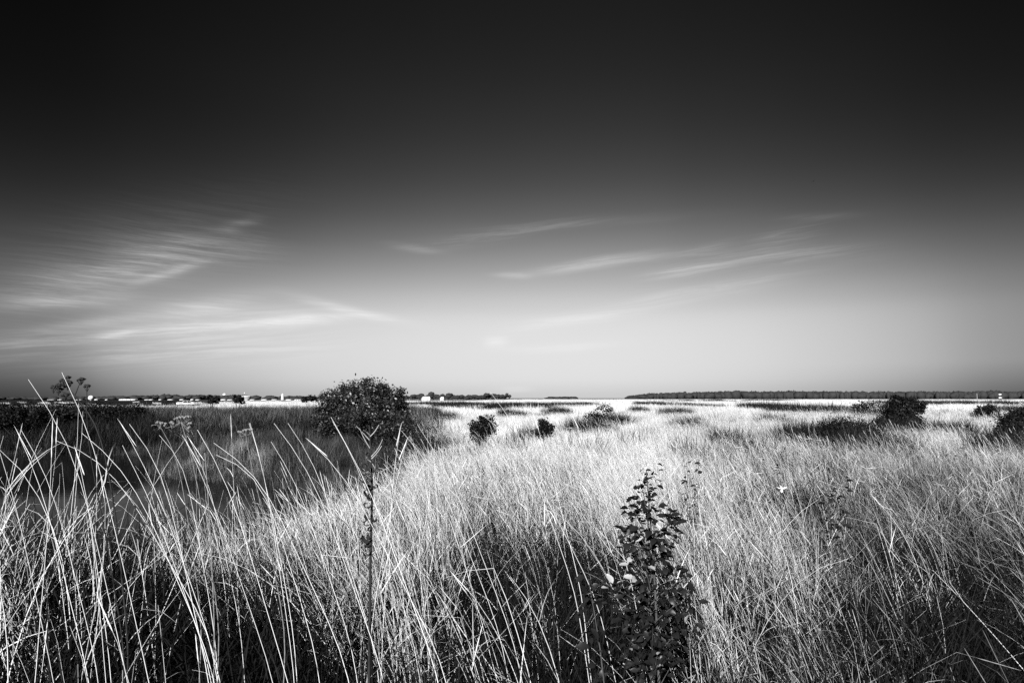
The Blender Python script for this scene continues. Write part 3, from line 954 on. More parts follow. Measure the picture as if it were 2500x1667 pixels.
bush('low_bush', (pe.x, 30, h1(pe.x, 30)), px_lobes([(1478, 1000, 22, 10), (1450, 1018, 22, 9, -1)], 30),
     800, .07, M['dark_leaf'], 'low ragged shrub in bright grass right of the middle', 'bush', stems=5, stem_r=.012, surf=.3)
pe = at(2130, 1000, 38)
bush('low_bush', (pe.x, 38, h1(pe.x, 38)), px_lobes([(2125, 990, 34, 8), (2155, 990, 26, 9), (2100, 994, 20, 7)], 38),
     1200, .09, M['dark_leaf'], 'low wide shrub behind the ragged black bush', 'bush', stems=6, stem_r=.02, surf=.3)
pe = at(2060, 1090, 19)
bush('spreading_shrub', (pe.x, 19, h1(pe.x, 19)), px_lobes([(2060, 1042, 56, 20), (2010, 1052, 40, 18), (2115, 1062, 48, 24), (2060, 1072, 70, 20, -.5), (2130, 1085, 30, 16, -1)], 19),
     11000, .045, M['dark_leaf'], 'spreading grey shrub in front of the ragged black bush', 'bush', stems=12, stem_r=.012, surf=.2)
for (px, py, Y, lob, lab) in [
        (519, 985, 75, [(519, 975, 12, 9), (515, 970, 8, 7), (528, 976, 8, 8)], 'small dark round bush on the left horizon beyond the reeds'),
        (582, 985, 80, [(580, 975, 13, 8), (572, 968, 5, 4), (592, 978, 8, 7)], 'small dark bush on the left horizon with a twig on top'),
        (757, 980, 90, [(757, 973, 14, 5), (745, 976, 8, 4), (770, 976, 8, 4)], 'flat dark bush on the horizon beside the big round bush')]:
    p = at(px, py, Y)
    bush('horizon_bush', (p.x, Y, h1(p.x, Y)), px_lobes(lob, Y), 700, .22, M['dark_leaf'], lab, 'bush', stems=5, stem_r=.04, surf=.3)


for (px, py, Y, lob, lab) in [
        (60, 1060, 33, [(40, 1015, 60, 24), (90, 1010, 44, 20), (0, 1012, 50, 24)], 'black thicket at the far left edge of the pond bank'),
        (200, 1060, 34, [(190, 1008, 60, 24), (240, 1012, 50, 26), (150, 1018, 40, 26)], 'black thicket on the pond bank behind the tall umbel'),
        (310, 1060, 35, [(310, 1012, 42, 20), (340, 1022, 30, 26), (280, 1020, 40, 24)], 'black thicket at the right end of the left pond bank'),
        (640, 1050, 36, [(650, 1030, 34, 16), (610, 1036, 30, 14)], 'dark low thicket among the reeds left of the big round bush'),
        (470, 1060, 33, [(480, 1040, 40, 14), (440, 1046, 34, 13), (520, 1044, 30, 12)], 'black low thicket along the foot of the reeds above the pond'),
        (590, 1085, 30, [(600, 1068, 44, 10), (560, 1066, 30, 10), (650, 1060, 36, 10)], 'black low thicket edging the damp hollow below the reeds')]:
    p = at(px, py, Y)
    bush('bank_thicket', (p.x, Y, h1(p.x, Y)), px_lobes(lob, Y), 5200, .10, M['dark_leaf'], lab, 'bush', stems=9, stem_r=.02, surf=.35, pale=.012)


# ---- leaf meshes for single leaves
def leaf_mesh(name, L, W, material, cup=.18, curl=.25, seed=0):
    rows = [(0, .05), (.18, .62), (.42, 1.0), (.68, .86), (.88, .45), (1.0, .03)]
    v, f = [], []
    for t, w in rows:
        z = -curl * L * t * t
        for sx in (-1, 0, 1):
            v.append((sx * w * W / 2, t * L, z + (cup * abs(sx) * w * W / 2) + .04 * L * math.sin(seed + t * 6 + sx)))
    for i in range(len(rows) - 1):
        for j in (0, 1):
            a = i * 3 + j
            f += [a, a + 1, a + 4, a + 3]
    return mesh_np(name, np.array(v), f, 4, material, None, True)


def place_leaf(me, parent, loc, direction, size, roll, name='leaf'):
    y = Vector(direction).normalized()
    x = y.cross(Vector((0, 0, 1)))
    if x.length < .1:
        x = Vector((1, 0, 0))
    x.normalize()
    z = x.cross(y)
    m = Matrix((x, y, z)).transposed().to_4x4() @ Matrix.Rotation(roll, 4, 'Y') @ Matrix.Scale(size, 4)
    o = bpy.data.objects.new(name, me)
    o.matrix_local = Matrix.Translation(Vector(loc)) @ m
    link(o, parent)
    return o


# ---- broad-leaved sapling in the foreground
Ys = 2.75
pt = at(1578, 1148, Ys)
ps = Vector((pt.x + .03, Ys, h1(pt.x, Ys)))
sap = empty('leafy_sapling', ps)
tag(sap, 'young broad-leaved sapling with glossy dark leaves standing in the foreground grass', 'sapling')
top = pt - ps
leaf_v = [leaf_mesh('sapling_leaf', 1, .66, M['broad'], .30, .25 + .12 * i, i) for i in range(5)]
st = [Vector((0, 0, -.03)), Vector((.01, .01, top.z * .35)), Vector((-.005, 0, top.z * .7)), top]
path_tube('stem', st, .009, .002, M['bark'], sap, 6, 14)
rs = random.Random(4)
prof_px = [(1148, 4), (1175, 9), (1200, 14), (1225, 26), (1250, 56), (1280, 64), (1310, 66), (1345, 52), (1375, 50), (1400, 84), (1430, 108), (1465, 112), (1510, 92), (1550, 62), (1600, 50), (1660, 40)]


def sap_half(z):                              # half width of the sapling at height z
    ys = [at(1578, y, Ys).z - ps.z for y, _ in prof_px][::-1]
    return float(np.interp(z, ys, [w_ / FP * Ys for _, w_ in prof_px][::-1]))


zlow = at(1578, 1640, Ys).z - ps.z
tw_pts = []
for i in range(26):                           # side shoots following the outline
    t = i / 25
    z = zlow + (top.z * .93 - zlow) * t
    w = sap_half(z) * rs.uniform(.75, 1.2)
    a = i * 2.4 + rs.uniform(-.4, .4)
    base = Vector((top.x * z / top.z, 0, max(.05, z - .10)))
    tip = Vector((top.x * z / top.z + math.cos(a) * w, math.sin(a) * w * .8, z + .02))
    path_tube('branch', [base, base.lerp(tip, .5) + Vector((0, 0, .015)), tip], .0032, .001, M['bark'], sap, 4, 5)
    tw_pts.append((base, tip))
nl = 0
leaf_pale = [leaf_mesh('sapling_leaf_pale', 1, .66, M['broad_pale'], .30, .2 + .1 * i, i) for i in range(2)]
inner_v, inner_f, off_ = [], [], 0
tmpl = np.array([tuple(v.co) for v in leaf_v[1].vertices])
tmpf = np.array([list(p.vertices) for p in leaf_v[1].polygons]).ravel()
for i in range(1000):
    z = zlow + (top.z - zlow) * rs.random() ** 1.1
    hw = sap_half(z)
    if rs.random() > min(1, .25 + hw / .12):
        continue
    a, rr = rs.random() * 6.283, math.sqrt(rs.random())
    p = Vector((top.x * z / top.z + math.cos(a) * hw * rr, math.sin(a) * hw * rr * .8, z))
    p += Vector((.022 * math.sin(z * 31) + rs.gauss(0, .012), 0, rs.gauss(0, .015)))
    out = Vector((math.cos(a), math.sin(a), rs.uniform(-.5, 1.1))) + Vector((rs.uniform(-.9, .9), rs.uniform(-.7, .7), 0))
    sc = rs.uniform(.020, .041) * (.66 + .38 * min(1, hw / .09))
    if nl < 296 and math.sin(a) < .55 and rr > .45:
        lit = rs.random() < (.36 if (math.cos(a) < .1 and z > top.z * .62) else .05)  # left and upper leaves mostly: sunlight painted by the lighter material
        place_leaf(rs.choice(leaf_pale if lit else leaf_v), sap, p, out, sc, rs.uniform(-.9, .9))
        nl += 1
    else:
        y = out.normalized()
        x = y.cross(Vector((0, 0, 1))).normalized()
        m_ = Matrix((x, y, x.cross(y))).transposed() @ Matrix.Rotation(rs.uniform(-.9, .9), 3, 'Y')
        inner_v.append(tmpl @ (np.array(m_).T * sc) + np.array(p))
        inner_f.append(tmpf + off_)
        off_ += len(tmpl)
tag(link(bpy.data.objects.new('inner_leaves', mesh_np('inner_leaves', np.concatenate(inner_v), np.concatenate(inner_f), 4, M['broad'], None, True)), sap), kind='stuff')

# low leaves of the same kind left and below
pl_ = at(1450, 1440, 2.6)
ps2 = Vector((pl_.x, 2.6, h1(pl_.x, 2.6)))
sap2 = empty('leafy_shoot', ps2)
tag(sap2, 'short leafy shoot left of the tall foreground sapling', 'sapling')
tp2 = Vector((-.02, 0, pl_.z - ps2.z + .04))
path_tube('stem', [Vector((.05, 0, -.03)), Vector((.04, 0, tp2.z * .6)), tp2], .005, .0015, M['bark'], sap2, 5, 8)
for j in range(34):
    u = .55 + .47 * (j + rs.random()) / 34
    p = Vector((.05, 0, 0)).lerp(tp2, min(1, u)) + Vector((rs.uniform(-.05, .05), rs.uniform(-.04, .04), rs.uniform(-.02, .02)))
    ang = j * 2.4
    place_leaf(rs.choice(leaf_v), sap2, p, (math.cos(ang), math.sin(ang), rs.uniform(-.4, .4)), rs.uniform(.030, .048), rs.uniform(-.9, .9))

# ---- dark dead stalk with curled leaves (left of centre)
Yd = 2.45
Wd = [at(x, y, Yd) for x, y in [(902, 1040), (903, 1075), (906, 1130), (910, 1190), (908, 1250), (905, 1310), (904, 1400), (903, 1520)]]
fd = Vector((Wd[-1].x, Yd, h1(Wd[-1].x, Yd)))
dock = empty('dead_stalk', fd)
tag(dock, 'upright dark dead weed stalk hung with curled leaves before the round bush', 'dead plant')
path_tube('stem', local([fd + Vector((0, 0, -.03))] + Wd[::-1], fd), .0075, .0034, M['umbel'], dock, 6, 22)
for a, b, c in [((903, 1075), (885, 1055), (870, 1040)), ((903, 1066), (915, 1055), (925, 1037)), ((904, 1095), (888, 1070), (878, 1045)), ((906, 1115), (925, 1095), (934, 1072)),
                ((907, 1120), (922, 1105), (932, 1088)), ((903, 1062), (893, 1053), (889, 1050)), ((907, 1128), (890, 1115), (897, 1117))]:
    path_tube('twig', local([at(*a, Yd), at(*b, Yd - .02), at(*c, Yd - .03)], fd), .0022, .0011, M['pale_bark'], dock, 5, 6)


def curl_strip(name, parent, origin, dirx, size, turns, w, material, rs_):
    """a leaf dried into a scroll"""
    n = 12
    pts = []
    for i in range(n):
        t = i / (n - 1)
        a = turns * 6.283 * t
        rr = size * (1 - .62 * t)
        pts.append(Vector((dirx * (size - rr * math.cos(a)), .25 * size * t, -rr * math.sin(a) * .9)))
    v, f = [], []
    for i, p in enumerate(pts):
        ww = w * (.5 + .9 * math.sin(math.pi * min(.97, .1 + i / (n - 1)))) * .6
        jit = rs_.uniform(-.2, .2) * w
        v.append(tuple(p + Vector((jit * .4, -ww, jit))))
        v.append(tuple(p + Vector((0, ww * .2, -jit * .5))))
        v.append(tuple(p + Vector((-jit * .4, ww, jit))))
    for i in range(n - 1):
        for j in (0, 1):
            a = i * 3 + j
            f += [a, a + 1, a + 4, a + 3]
    o = bpy.data.objects.new(name, mesh_np(name, np.array(v), f, 4, material, None, True))
    o.location = origin
    o.rotation_euler = (rs_.uniform(-.5, .5), rs_.uniform(-.3, .3), rs_.uniform(-.9, .9))
    link(o, parent)


for (px, py, dr, sz, tn) in [(905, 1140, -1, .016, 1.1), (912, 1148, 1, .009, 1.2), (908, 1168, -1, .018, 1.2), (911, 1186, 1, .010, .8), (909, 1188, -1, .013, 1.0), (909, 1203, -1, .016, 1.3), (908, 1215, -1, .014, .9),
                             (907, 1232, -1, .013, .8), (908, 1255, -1, .019, .7), (907, 1262, 1, .014, .6), (906, 1275, -1, .011, 1.1), (907, 1290, -1, .009, 1.0), (905, 1312, -1, .016, .6), (905, 1318, -1, .022, .5),
                             (904, 1330, -1, .012, .9), (904, 1108, -1, .008, 1.0), (905, 1345, -1, .014, .7), (905, 1240, 1, .008, 1.1)]:
    curl_strip('curled_leaf', dock, at(px, py, Yd - .01) - fd, dr, sz * 1.25, tn, sz * rs.uniform(.45, .8), M['curled'], rs)

# ---- tall dark umbel at the left
Yu = 2.4
joint = (182, 965)
path_u = [joint, (200, 985), (222, 1003), (240, 1040), (250, 1080), (260, 1130), (274, 1200), (286, 1290)]
Wu = to_ground(path_u, Yu, .2)
fu = Wu[-1]
umb = empty('umbel_plant', fu)
tag(umb, 'tall dried umbel plant with black flower heads against the left sky', 'plant')
path_tube('stem', local(Wu[::-1], fu), .0042, .0024, M['umbel'], umb, 6, 22)


def umbel_head(parent, c, rx, rz, n, seed, material, size=.0075, tilt=0.0):
    """a dome of small seed clusters; each a lumpy bead"""
    r_ = np.random.default_rng(seed)
    P = []
    for i in range(n):
        a, rr = i * 2.4, math.sqrt((i + .5) / n)
        P.append((rr * rx * math.cos(a), rr * rx * .7 * math.sin(a), rz * (1 - rr * rr) * .8 + tilt * rr * rx * math.cos(a) + r_.normal(0, rz * .14)))
    P = np.array(P)
    V_, F_ = [], []
    off = 0
    for p in P:
        k = 6
        ringz = np.array([-.9, -.2, .5, 1.0])
        ringr = np.array([.25, .95, 1.0, .35])
        s = size * r_.uniform(.75, 1.3)
        an = np.arange(k) * 2 * np.pi / k + r_.random() * 6
        rj = 1 + r_.normal(0, .16, (4, k))
        vv = np.stack([np.cos(an)[None] * ringr[:, None] * rj, np.sin(an)[None] * ringr[:, None] * rj, np.repeat(ringz[:, None], k, 1)], axis=-1) * s + p
        V_.append(vv.reshape(-1, 3))
        for ring in range(3):
            for j in range(k):
                a0 = off + ring * k + j
                a1 = off + ring * k + (j + 1) % k
                F_ += [a0, a1, a1 + k, a0 + k]
        F_ += [off + 18, off + 19, off + 20, off + 21, off + 18, off + 21, off + 22, off + 23]
        off += 24
    o = bpy.data.objects.new('flower_head', mesh_np('flower_head', np.concatenate(V_), F_, 4, material, None, True))
    o.location = c
    link(o, parent)
    foot = Vector((0, 0, -rz * 1.3 - .008))
    P_ = np.array([[tuple(foot), tuple(foot.lerp(Vector(p), .6) + Vector((0, 0, -.002))), tuple(p)] for p in P[::2]])
    v, f, _ = tubes(P_, np.tile([.0011, .0008, .0006], (len(P_), 1)), 4)
    ro = bpy.data.objects.new('rays', mesh_np('rays', v, f, 4, material, None, True))
    link(ro, o)
    return Vector(c) + foot


def ub(pts, r0=.0022, r1=.0014):
    path_tube('branch', local([at(x, y, Yu + dy_) for x, y, dy_ in pts], fu), r0, r1, M['umbel'], umb, 5, 8)


j3 = (*joint, 0)
ub([j3, (175, 958, 0), (166, 946, 0), (163, 941, 0)])
ub([(175, 959, 0), (165, 960, .01), (150, 956, .01), (148, 953, .01)])
ub([(176, 960, 0), (162, 962, -.01), (152, 955, -.01), (142, 951, -.01)])
ub([j3, (187, 957, 0), (188, 950, 0), (193, 940, .01), (197, 932, .01)])
ub([(200, 985, 0), (180, 975, -.01), (166, 968, -.02), (160, 968, -.02)])
ub([(176, 960, 0), (168, 948, 0), (158, 940, .02), (153, 934, .02)])
for (px, py, rx, rz, n, t_) in [(166, 923, 6, 4, 13, .15), (155, 932, 9, 5, 22, -.2), (169, 936, 7, 5, 20, .2), (165, 942, 6, 4, 12, .1), (131, 948, 6, 5, 14, -.4), (143, 942, 9, 5, 22, .1),
                                (146, 950, 8, 3, 13, -.1), (143, 957, 4, 2.5, 6, 0), (159, 966, 9, 5, 20, .0), (198, 928, 10, 5, 22, .25), (156, 944, 3, 2, 4, 0)]:
    c = at(px, py, Yu + rs.uniform(-.015, .015)) - fu
    umbel_head(umb, c, rx / FP * Yu, rz / FP * Yu, n, px, M['umbel'], .0034, t_)
# its shorter neighbour
Yn = 2.3
Wn = to_ground([(212, 950), (210, 975), (208, 1020), (214, 1080), (228, 1160), (250, 1260)], Yn, .2)
fn = Wn[-1]
nb = empty('umbel_plant', fn)
tag(nb, 'small thin umbel right of the tall black umbel', 'plant')
path_tube('stem', local(Wn[::-1], fn), .0035, .0012, M['umbel'], nb, 5, 18)
umbel_head(nb, at(213, 944, Yn) - fn, 7 / FP * Yn, 5 / FP * Yn, 13, 9, M['umbel'], .0036, .1)

# ---- paler dried umbels in front of the reeds
for (hd, pts, Y, lab) in [
    ([(392, 1035, 11, 5, 14, -.3), (378, 1042, 6, 4, 7, -.3)], [(392, 1042), (400, 1062), (425, 1085), (434, 1105), (442, 1170), (455, 1240)], 2.6, 'dried grey umbel leaning left before the dark reed bank'),
    ([(440, 1022, 14, 5, 18, .12), (456, 1020, 9, 4, 10, .2), (420, 1034, 6, 4, 6, -.3), (463, 1036, 6, 4, 7, .3), (462, 1046, 5, 3, 5, .2), (405, 1036, 4, 3, 4, -.2)],
     [(442, 1030), (452, 1055), (462, 1085), (470, 1120), (485, 1200), (495, 1250)], 2.6, 'wide arching dried umbel with drooping heads before the reed bank'),
    ([(600, 1052, 10, 4, 13, .3), (588, 1056, 6, 3, 6, -.2), (612, 1050, 5, 3, 5, .2)], [(600, 1060), (598, 1085), (608, 1120), (625, 1180), (640, 1240)], 2.6, 'dried umbel beside a pale stalk right of the pond')]:
    Wp = to_ground(pts, Y, .2)
    f0 = Wp[-1]
    e = empty('dried_umbel', f0)
    tag(e, lab, 'plant')
    path_tube('stem', local(Wp[::-1], f0), .003, .0012, M['palehead'], e, 5, 16)
    for k, (px, py, rx, rz, n, t_) in enumerate(hd):
        c = at(px, py, Y) - f0
        ft = umbel_head(e, c, rx / FP * Y, rz / FP * Y, n, k + px, M['palehead'], .0042, t_)
        path_tube('branch', [Wp[0] - f0, (Wp[0] - f0).lerp(ft, .5) + Vector((0, 0, -.004)), ft], .0012, .0008, M['palehead'], e, 4, 5)

# ---- teasel
Yt = 2.5
Wt = to_ground([(500, 1102), (503, 1140), (508, 1200), (512, 1260)], Yt, .2)
ft = Wt[-1]
tz = empty('teasel', ft)
tag(tz, 'teasel with an oval spiny head in front of the pond spit', 'plant')
path_tube('stem', local(Wt[::-1], ft), .0030, .0020, M['palehead'], tz, 6, 12)
hc = at(499, 1091, Yt) - ft
hh, hr = 13 / FP * Yt, 6.5 / FP * Yt
path_tube('head', [hc + Vector((0, 0, -hh + 2 * hh * i / 10)) for i in range(11)], hr, hr, M['seed'], tz, 10, None, ([0, .1, .3, .6, .85, 1], [.25, .75, 1, .9, .55, .1]))
P, Q = [], []
for i in range(150):
    a, t = i * 2.4, (i + .5) / 150
    zz = -hh + 2 * hh * t
    rr = hr * np.interp(t, [0, .1, .3, .6, .85, 1], [.25, .75, 1, .9, .55, .1])
    d = Vector((math.cos(a), math.sin(a), .35))
    p0 = hc + Vector((math.cos(a) * rr, math.sin(a) * rr, zz))
    P.append([tuple(p0), tuple(p0 + d * .0045)])
    Q.append([.0009, .0003])
v, f, _ = tubes(np.array(P), np.array(Q), 3)
tag(link(bpy.data.objects.new('spines', mesh_np('spines', v, f, 4, M['palehead'])), tz), kind='stuff')
for i in range(6):
    a = i * 1.05
    b0 = hc + Vector((0, 0, -hh))
    path_tube('bract', [b0, b0 + Vector((math.cos(a) * hr * 1.5, math.sin(a) * hr * 1.5, hh * .3)), b0 + Vector((math.cos(a) * hr * 1.6, math.sin(a) * hr * 1.6, hh * (1.2 + .3 * math.sin(i))))], .0011, .0004, M['palehead'], tz, 4, 7)

# ---- small weeds on the right
Yw = 4.6
pw_ = at(1904, 1195, Yw)
fw = Vector((pw_.x + .03, Yw, h1(pw_.x, Yw)))
sw = empty('weed_shoot', fw)
tag(sw, 'small shoot with four bright white leaves in the right grass', 'weed')
path_tube('stem', local([fw + Vector((0, 0, -.02)), at(1905, 1260, Yw), at(1906, 1200, Yw)], fw), .004, .002, M['bark'], sw, 5, 8)
lw = leaf_mesh('white_leaf', 1, .5, M['pale_leaf'], .15, -.05, 1)
for (dx_, dz_, s_) in [(-.35, .55, .040), (.45, .55, .042), (-.9, .22, .045), (.85, .28, .042), (-.25, -.8, .030)]:
    place_leaf(lw, sw, at(1906, 1192, Yw) - fw + Vector((0, -.02, 0)), (dx_, -.35, dz_), s_ * .9, .5 * dx_)
twp = at(1896, 1160, Yw)
path_tube('twig', local([at(1905, 1200, Yw + .02), at(1895, 1160, Yw + .02), at(1904, 1132, Yw + .03)], fw), .0025, .001, M['bark'], sw, 4, 6)
for j in range(5):
    place_leaf(leaf_v[j % 5], sw, at(1896 + j, 1158 - j * 5, Yw) - fw, (rs.uniform(-1, 1), -.2, rs.uniform(-.2, 1)), .035, rs.uniform(-1, 1))

for (px, py, wpx, hpx, Y, nleaf, lab) in [(2038, 1180, 46, 40, 4.8, 60, 'dark low leafy weed in the right grass'), (1688, 1140, 30, 22, 5.6, 30, 'small leafy weed in the pale grass behind the sapling')]:
    p = at(px, py, Y)
    f0 = Vector((p.x, Y, h1(p.x, Y)))
    e = empty('leafy_weed', f0)
    tag(e, lab, 'weed')
    rw, hz = wpx / FP * Y, hpx / FP * Y
    for i in range(6):
        a = i * 1.047
        tip = Vector((math.cos(a) * rw * .6, math.sin(a) * rw * .4, p.z - f0.z + rs.uniform(-.3, 1) * hz))
        path_tube('stem', [Vector((0, 0, -.02)), tip * .55 + Vector((0, 0, .05)), tip], .004, .0012, M['bark'], e, 4, 6)
        for j in range(nleaf // 6):
            q_ = tip * .55 + (tip - tip * .55) * rs.random() + Vector((rs.uniform(-.2, .2) * rw, rs.uniform(-.2, .2) * rw, rs.uniform(-.6, .3) * hz))
            an = rs.random() * 6.28
            place_leaf(rs.choice(leaf_v), e, q_, (math.cos(an), math.sin(an), rs.uniform(-.3, .6)), rs.uniform(.03, .05), rs.uniform(-.9, .9))

# knapweed stems with dark round heads before the white patch on the right
for i, (px, py) in enumerate([(2224, 1089), (2244, 1096), (2214, 1108), (2221, 1107), (2215, 1112), (2242, 1115), (2251, 1114), (2308, 1111), (2334, 1112), (2330, 1119), (2371, 1122), (2359, 1110), (2316, 1123), (2228, 1118)]):
    Y = 7.5 + .5 * (i % 3)
    p = at(px, py, Y)
    f0 = Vector((p.x + .08, Y, h1(p.x, Y)))
    e = empty('knapweed', f0)
    tag(e, 'thin stem with a dark seed head before the bright patch on the right', 'weed', 'dark seed heads before the bright patch')
    L = local([f0 + Vector((0, 0, -.02)), f0.lerp(p, .6), p], f0)
    path_tube('stem', L, .0025, .0012, M['bark'], e, 4, 6)
    c, s = p - f0, .011
    path_tube('seed_head', [c + Vector((0, 0, s * (-1 + 2 * k / 6))) for k in range(7)], s, s, M['seed'], e, 7, None, ([0, .2, .5, .8, 1], [.3, .85, 1, .8, .4]))


# ------------------------------------------------------------------ distant things
def blob_crowns(name, items, material, parent=None, seed=1):
    """many lumpy crowns in one mesh: items (x, y, z, rx, ry, rz)"""
    r_ = np.random.default_rng(seed)
    nu, nv = 9, 6
    V_, F_ = [], []
    off = 0
    for (x, y, z, rx, ry, rz) in items:
        u = np.arange(nu) * 2 * np.pi / nu
        w = np.linspace(-1.2, 1.5, nv)
        j = 1 + r_.normal(0, .13, (nv, nu))
        vv = np.stack([np.cos(u)[None] * np.cos(w)[:, None] * j * rx + x, np.sin(u)[None] * np.cos(w)[:, None] * j * ry + y, np.sin(w)[:, None] * j * rz + z], axis=-1).reshape(-1, 3)
        V_.append(vv)
        a = np.arange(nv - 1)[:, None] * nu + np.arange(nu)[None]
        b = np.arange(nv - 1)[:, None] * nu + ((np.arange(nu) + 1) % nu)[None]
        F_.append(np.stack([a, b, b + nu, a + nu], axis=-1).ravel() + off)
        off += nu * nv
    return link(bpy.data.objects.new(name, mesh_np(name, np.concatenate(V_), np.concatenate(F_), 4, material, None, False)), parent)


# far wood on the right
it = []
r_ = np.random.default_rng(3)
for row in range(4):
    Y = 1150 + row * 45
    x0 = (1535 - 1250) / FP * Y
    x = x0
    while x < (3300 - 1250) / FP * Y:
        px = x / Y * FP + 1250
        hgt = r_.choice([-2.2, -.9, -.3, 0, .3, .9]) + np.interp(px, [1530, 1545, 1580, 1640, 1700, 1760, 1900, 2500, 3300], [3.5, 5.5, 7.5, 9.2, 9.6, 11.4, 11.2, 10.8, 10.8]) + r_.normal(0, .55)
        rx = r_.uniform(3.0, 9.0)
        it.append((x, Y + r_.uniform(-12, 12), hgt * .48, rx, rx, hgt * .56))
        x += rx * r_.uniform(.25, .7)
tag(blob_crowns('far_wood', it, M['far_tree'], None, 5), 'long dark wood along the right horizon', kind='stuff')

# low far hedge band on the left horizon
it = []
for i in range(420):
    Y = r_.uniform(820, 1000)
    px = r_.uniform(-700, 780)
    x = (px - 1250) / FP * Y
    hgt = np.interp(px, [-700, 0, 250, 420, 600, 780], [3.2, 3.2, 4.2, 6.5, 5.6, 4.0]) * r_.uniform(.75, 1.15)
    rx = r_.uniform(4, 8)
    it.append((x, Y, hgt * .4 - .5, rx, rx, hgt * .5))
tag(blob_crowns('far_hedge', it, M['far_tree'], None, 6), 'low dark belt of trees on the left horizon', kind='stuff')
it = []
for i in range(36):
    px = r_.uniform(1338, 1400)
    Y = r_.uniform(1000, 1100)
    it.append(((px - 1250) / FP * Y, Y, 1.0, 7, 7, 1.9 + r_.uniform(-.4, .6)))
tag(blob_crowns('far_thicket', it, M['far_tree'], None, 8), 'thin dark thicket on the middle horizon', kind='stuff')


# single trees on the horizon right of the round bush
def crown_tree_mesh(seed):
    r2 = np.random.default_rng(seed)
    V_, F_ = [], []
    nu, nv, off = 8, 5, 0
    for _ in range(7):
        c = np.array([r2.normal(0, .42), r2.normal(0, .42), .62 + r2.normal(0, .13)])
        s = r2.uniform(.28, .48)
        u = np.arange(nu) * 2 * np.pi / nu
        w = np.linspace(-1.3, 1.45, nv)
        j = 1 + r2.normal(0, .14, (nv, nu))
        vv = np.stack([np.cos(u)[None] * np.cos(w)[:, None] * j * s + c[0], np.sin(u)[None] * np.cos(w)[:, None] * j * s + c[1], np.sin(w)[:, None] * j * s * .8 + c[2]], axis=-1).reshape(-1, 3)
        V_.append(vv)
        a = np.arange(nv - 1)[:, None] * nu + np.arange(nu)[None]
        b = np.arange(nv - 1)[:, None] * nu + ((np.arange(nu) + 1) % nu)[None]
        F_.append(np.stack([a, b, b + nu, a + nu], axis=-1).ravel() + off)
        off += nu * nv
    return mesh_np('far_tree_crown', np.concatenate(V_), np.concatenate(F_), 4, M['far_tree'])


crowns = [crown_tree_mesh(s) for s in range(5)]
tv, tf, _ = tubes(np.array([[[0, 0, -.1], [.01, 0, .25], [0, .01, .6]]]), np.array([[.05, .04, .02]]), 5)
trunk_me = mesh_np('far_tree_trunk', tv, tf, 4, M['bark'])
Yf = 780
tr_px = [(978, 966), (988, 964), (997, 963), (1008, 962), (1017, 963), (1025, 958), (1033, 966), (1040, 964), (1052, 963), (1059, 957), (1066, 961), (1074, 963), (1088, 965), (1095, 961), (1103, 960),
         (1111, 964), (1118, 963), (1128, 961), (1139, 965), (1148, 964), (1156, 963), (1165, 960), (1174, 964), (1182, 962), (1191, 960), (1200, 959), (1209, 961), (1219, 958), (1226, 962), (1238, 961)]
for i, (px, py) in enumerate(tr_px):
    tp = at(px, py, Yf + (i % 4) * 25)
    hgt = (tp.z + 1.0) * .72
    e = empty('pine_tree', (tp.x, tp.y, h1(tp.x, tp.y)), i * 1.3)
    if px == 1238:
        tag(e, 'lone round pine standing apart at the right end of the horizon pines', 'tree')
    else:
        tag(e, 'dark pine in the tree row on the horizon right of the round bush', 'tree', 'pines on the horizon right of the round bush')
    for me, nm in ((crowns[i % 5], 'crown'), (trunk_me, 'trunk')):
        o = bpy.data.objects.new(nm, me)
        w_ = (8.5, 7.0, 10.0)[i % 3] if px != 1238 else 4.4
        o.scale = (w_, w_, hgt / .98)
        link(o, e)


# far houses
def house(px0, px1, pytop, Y, label, group=None, roofk=.42, pybase=972, kind='white_house'):
    a, b = at(px0, pytop, Y), at(px1, pytop, Y)
    w = b.x - a.x
    z0 = h1((a.x + b.x) / 2, Y)
    ht = max(1.6, a.z - z0) * (.6 if group else .9)
    e = empty(kind, ((a.x + b.x) / 2, Y, z0), random.uniform(-.2, .2))
    tag(e, label, 'house', group)
    wh, dp = ht * (1 - roofk), max(5.0, w * .55)
    x, y = w / 2, dp / 2
    v = [(-x, -y, 0), (x, -y, 0), (x, y, 0), (-x, y, 0), (-x, -y, wh), (x, -y, wh), (x, y, wh), (-x, y, wh)]
    f = [0, 1, 5, 4, 1, 2, 6, 5, 2, 3, 7, 6, 3, 0, 4, 7]
    link(bpy.data.objects.new('wall', mesh_np('wall', np.array(v, dtype=float), f, 4, M['white_wall'])), e)
    o_ = .25
    v = [(-x - o_, -y - o_, wh + .003), (x + o_, -y - o_, wh + .003), (x + o_, y + o_, wh + .003), (-x - o_, y + o_, wh + .003), (-x * .8, 0, ht), (x * .8, 0, ht)]
    f = [0, 1, 5, 4, 2, 3, 4, 5, 1, 2, 5, 5, 3, 0, 4, 4]
    me = bpy.data.meshes.new('roof')
    me.from_pydata(v, [], [(0, 1, 5, 4), (2, 3, 4, 5), (1, 2, 5), (3, 0, 4), (3, 2, 1, 0)])
    me.materials.append(M['grey_roof'] if group else M['white_wall'])
    link(bpy.data.objects.new('roof', me), e)
    if w > 6:
        for k in (-.5, 0, .5):
            wv_ = np.array([(k * x - .5, -y - .02, wh * .3), (k * x + .5, -y - .02, wh * .3), (k * x + .5, -y - .02, wh * .75), (k * x - .5, -y - .02, wh * .75)])
            wi = bpy.data.objects.new('window', mesh_np('window', wv_, [0, 1, 2, 3], 4, M['glass']))
            link(wi, e)
    return e


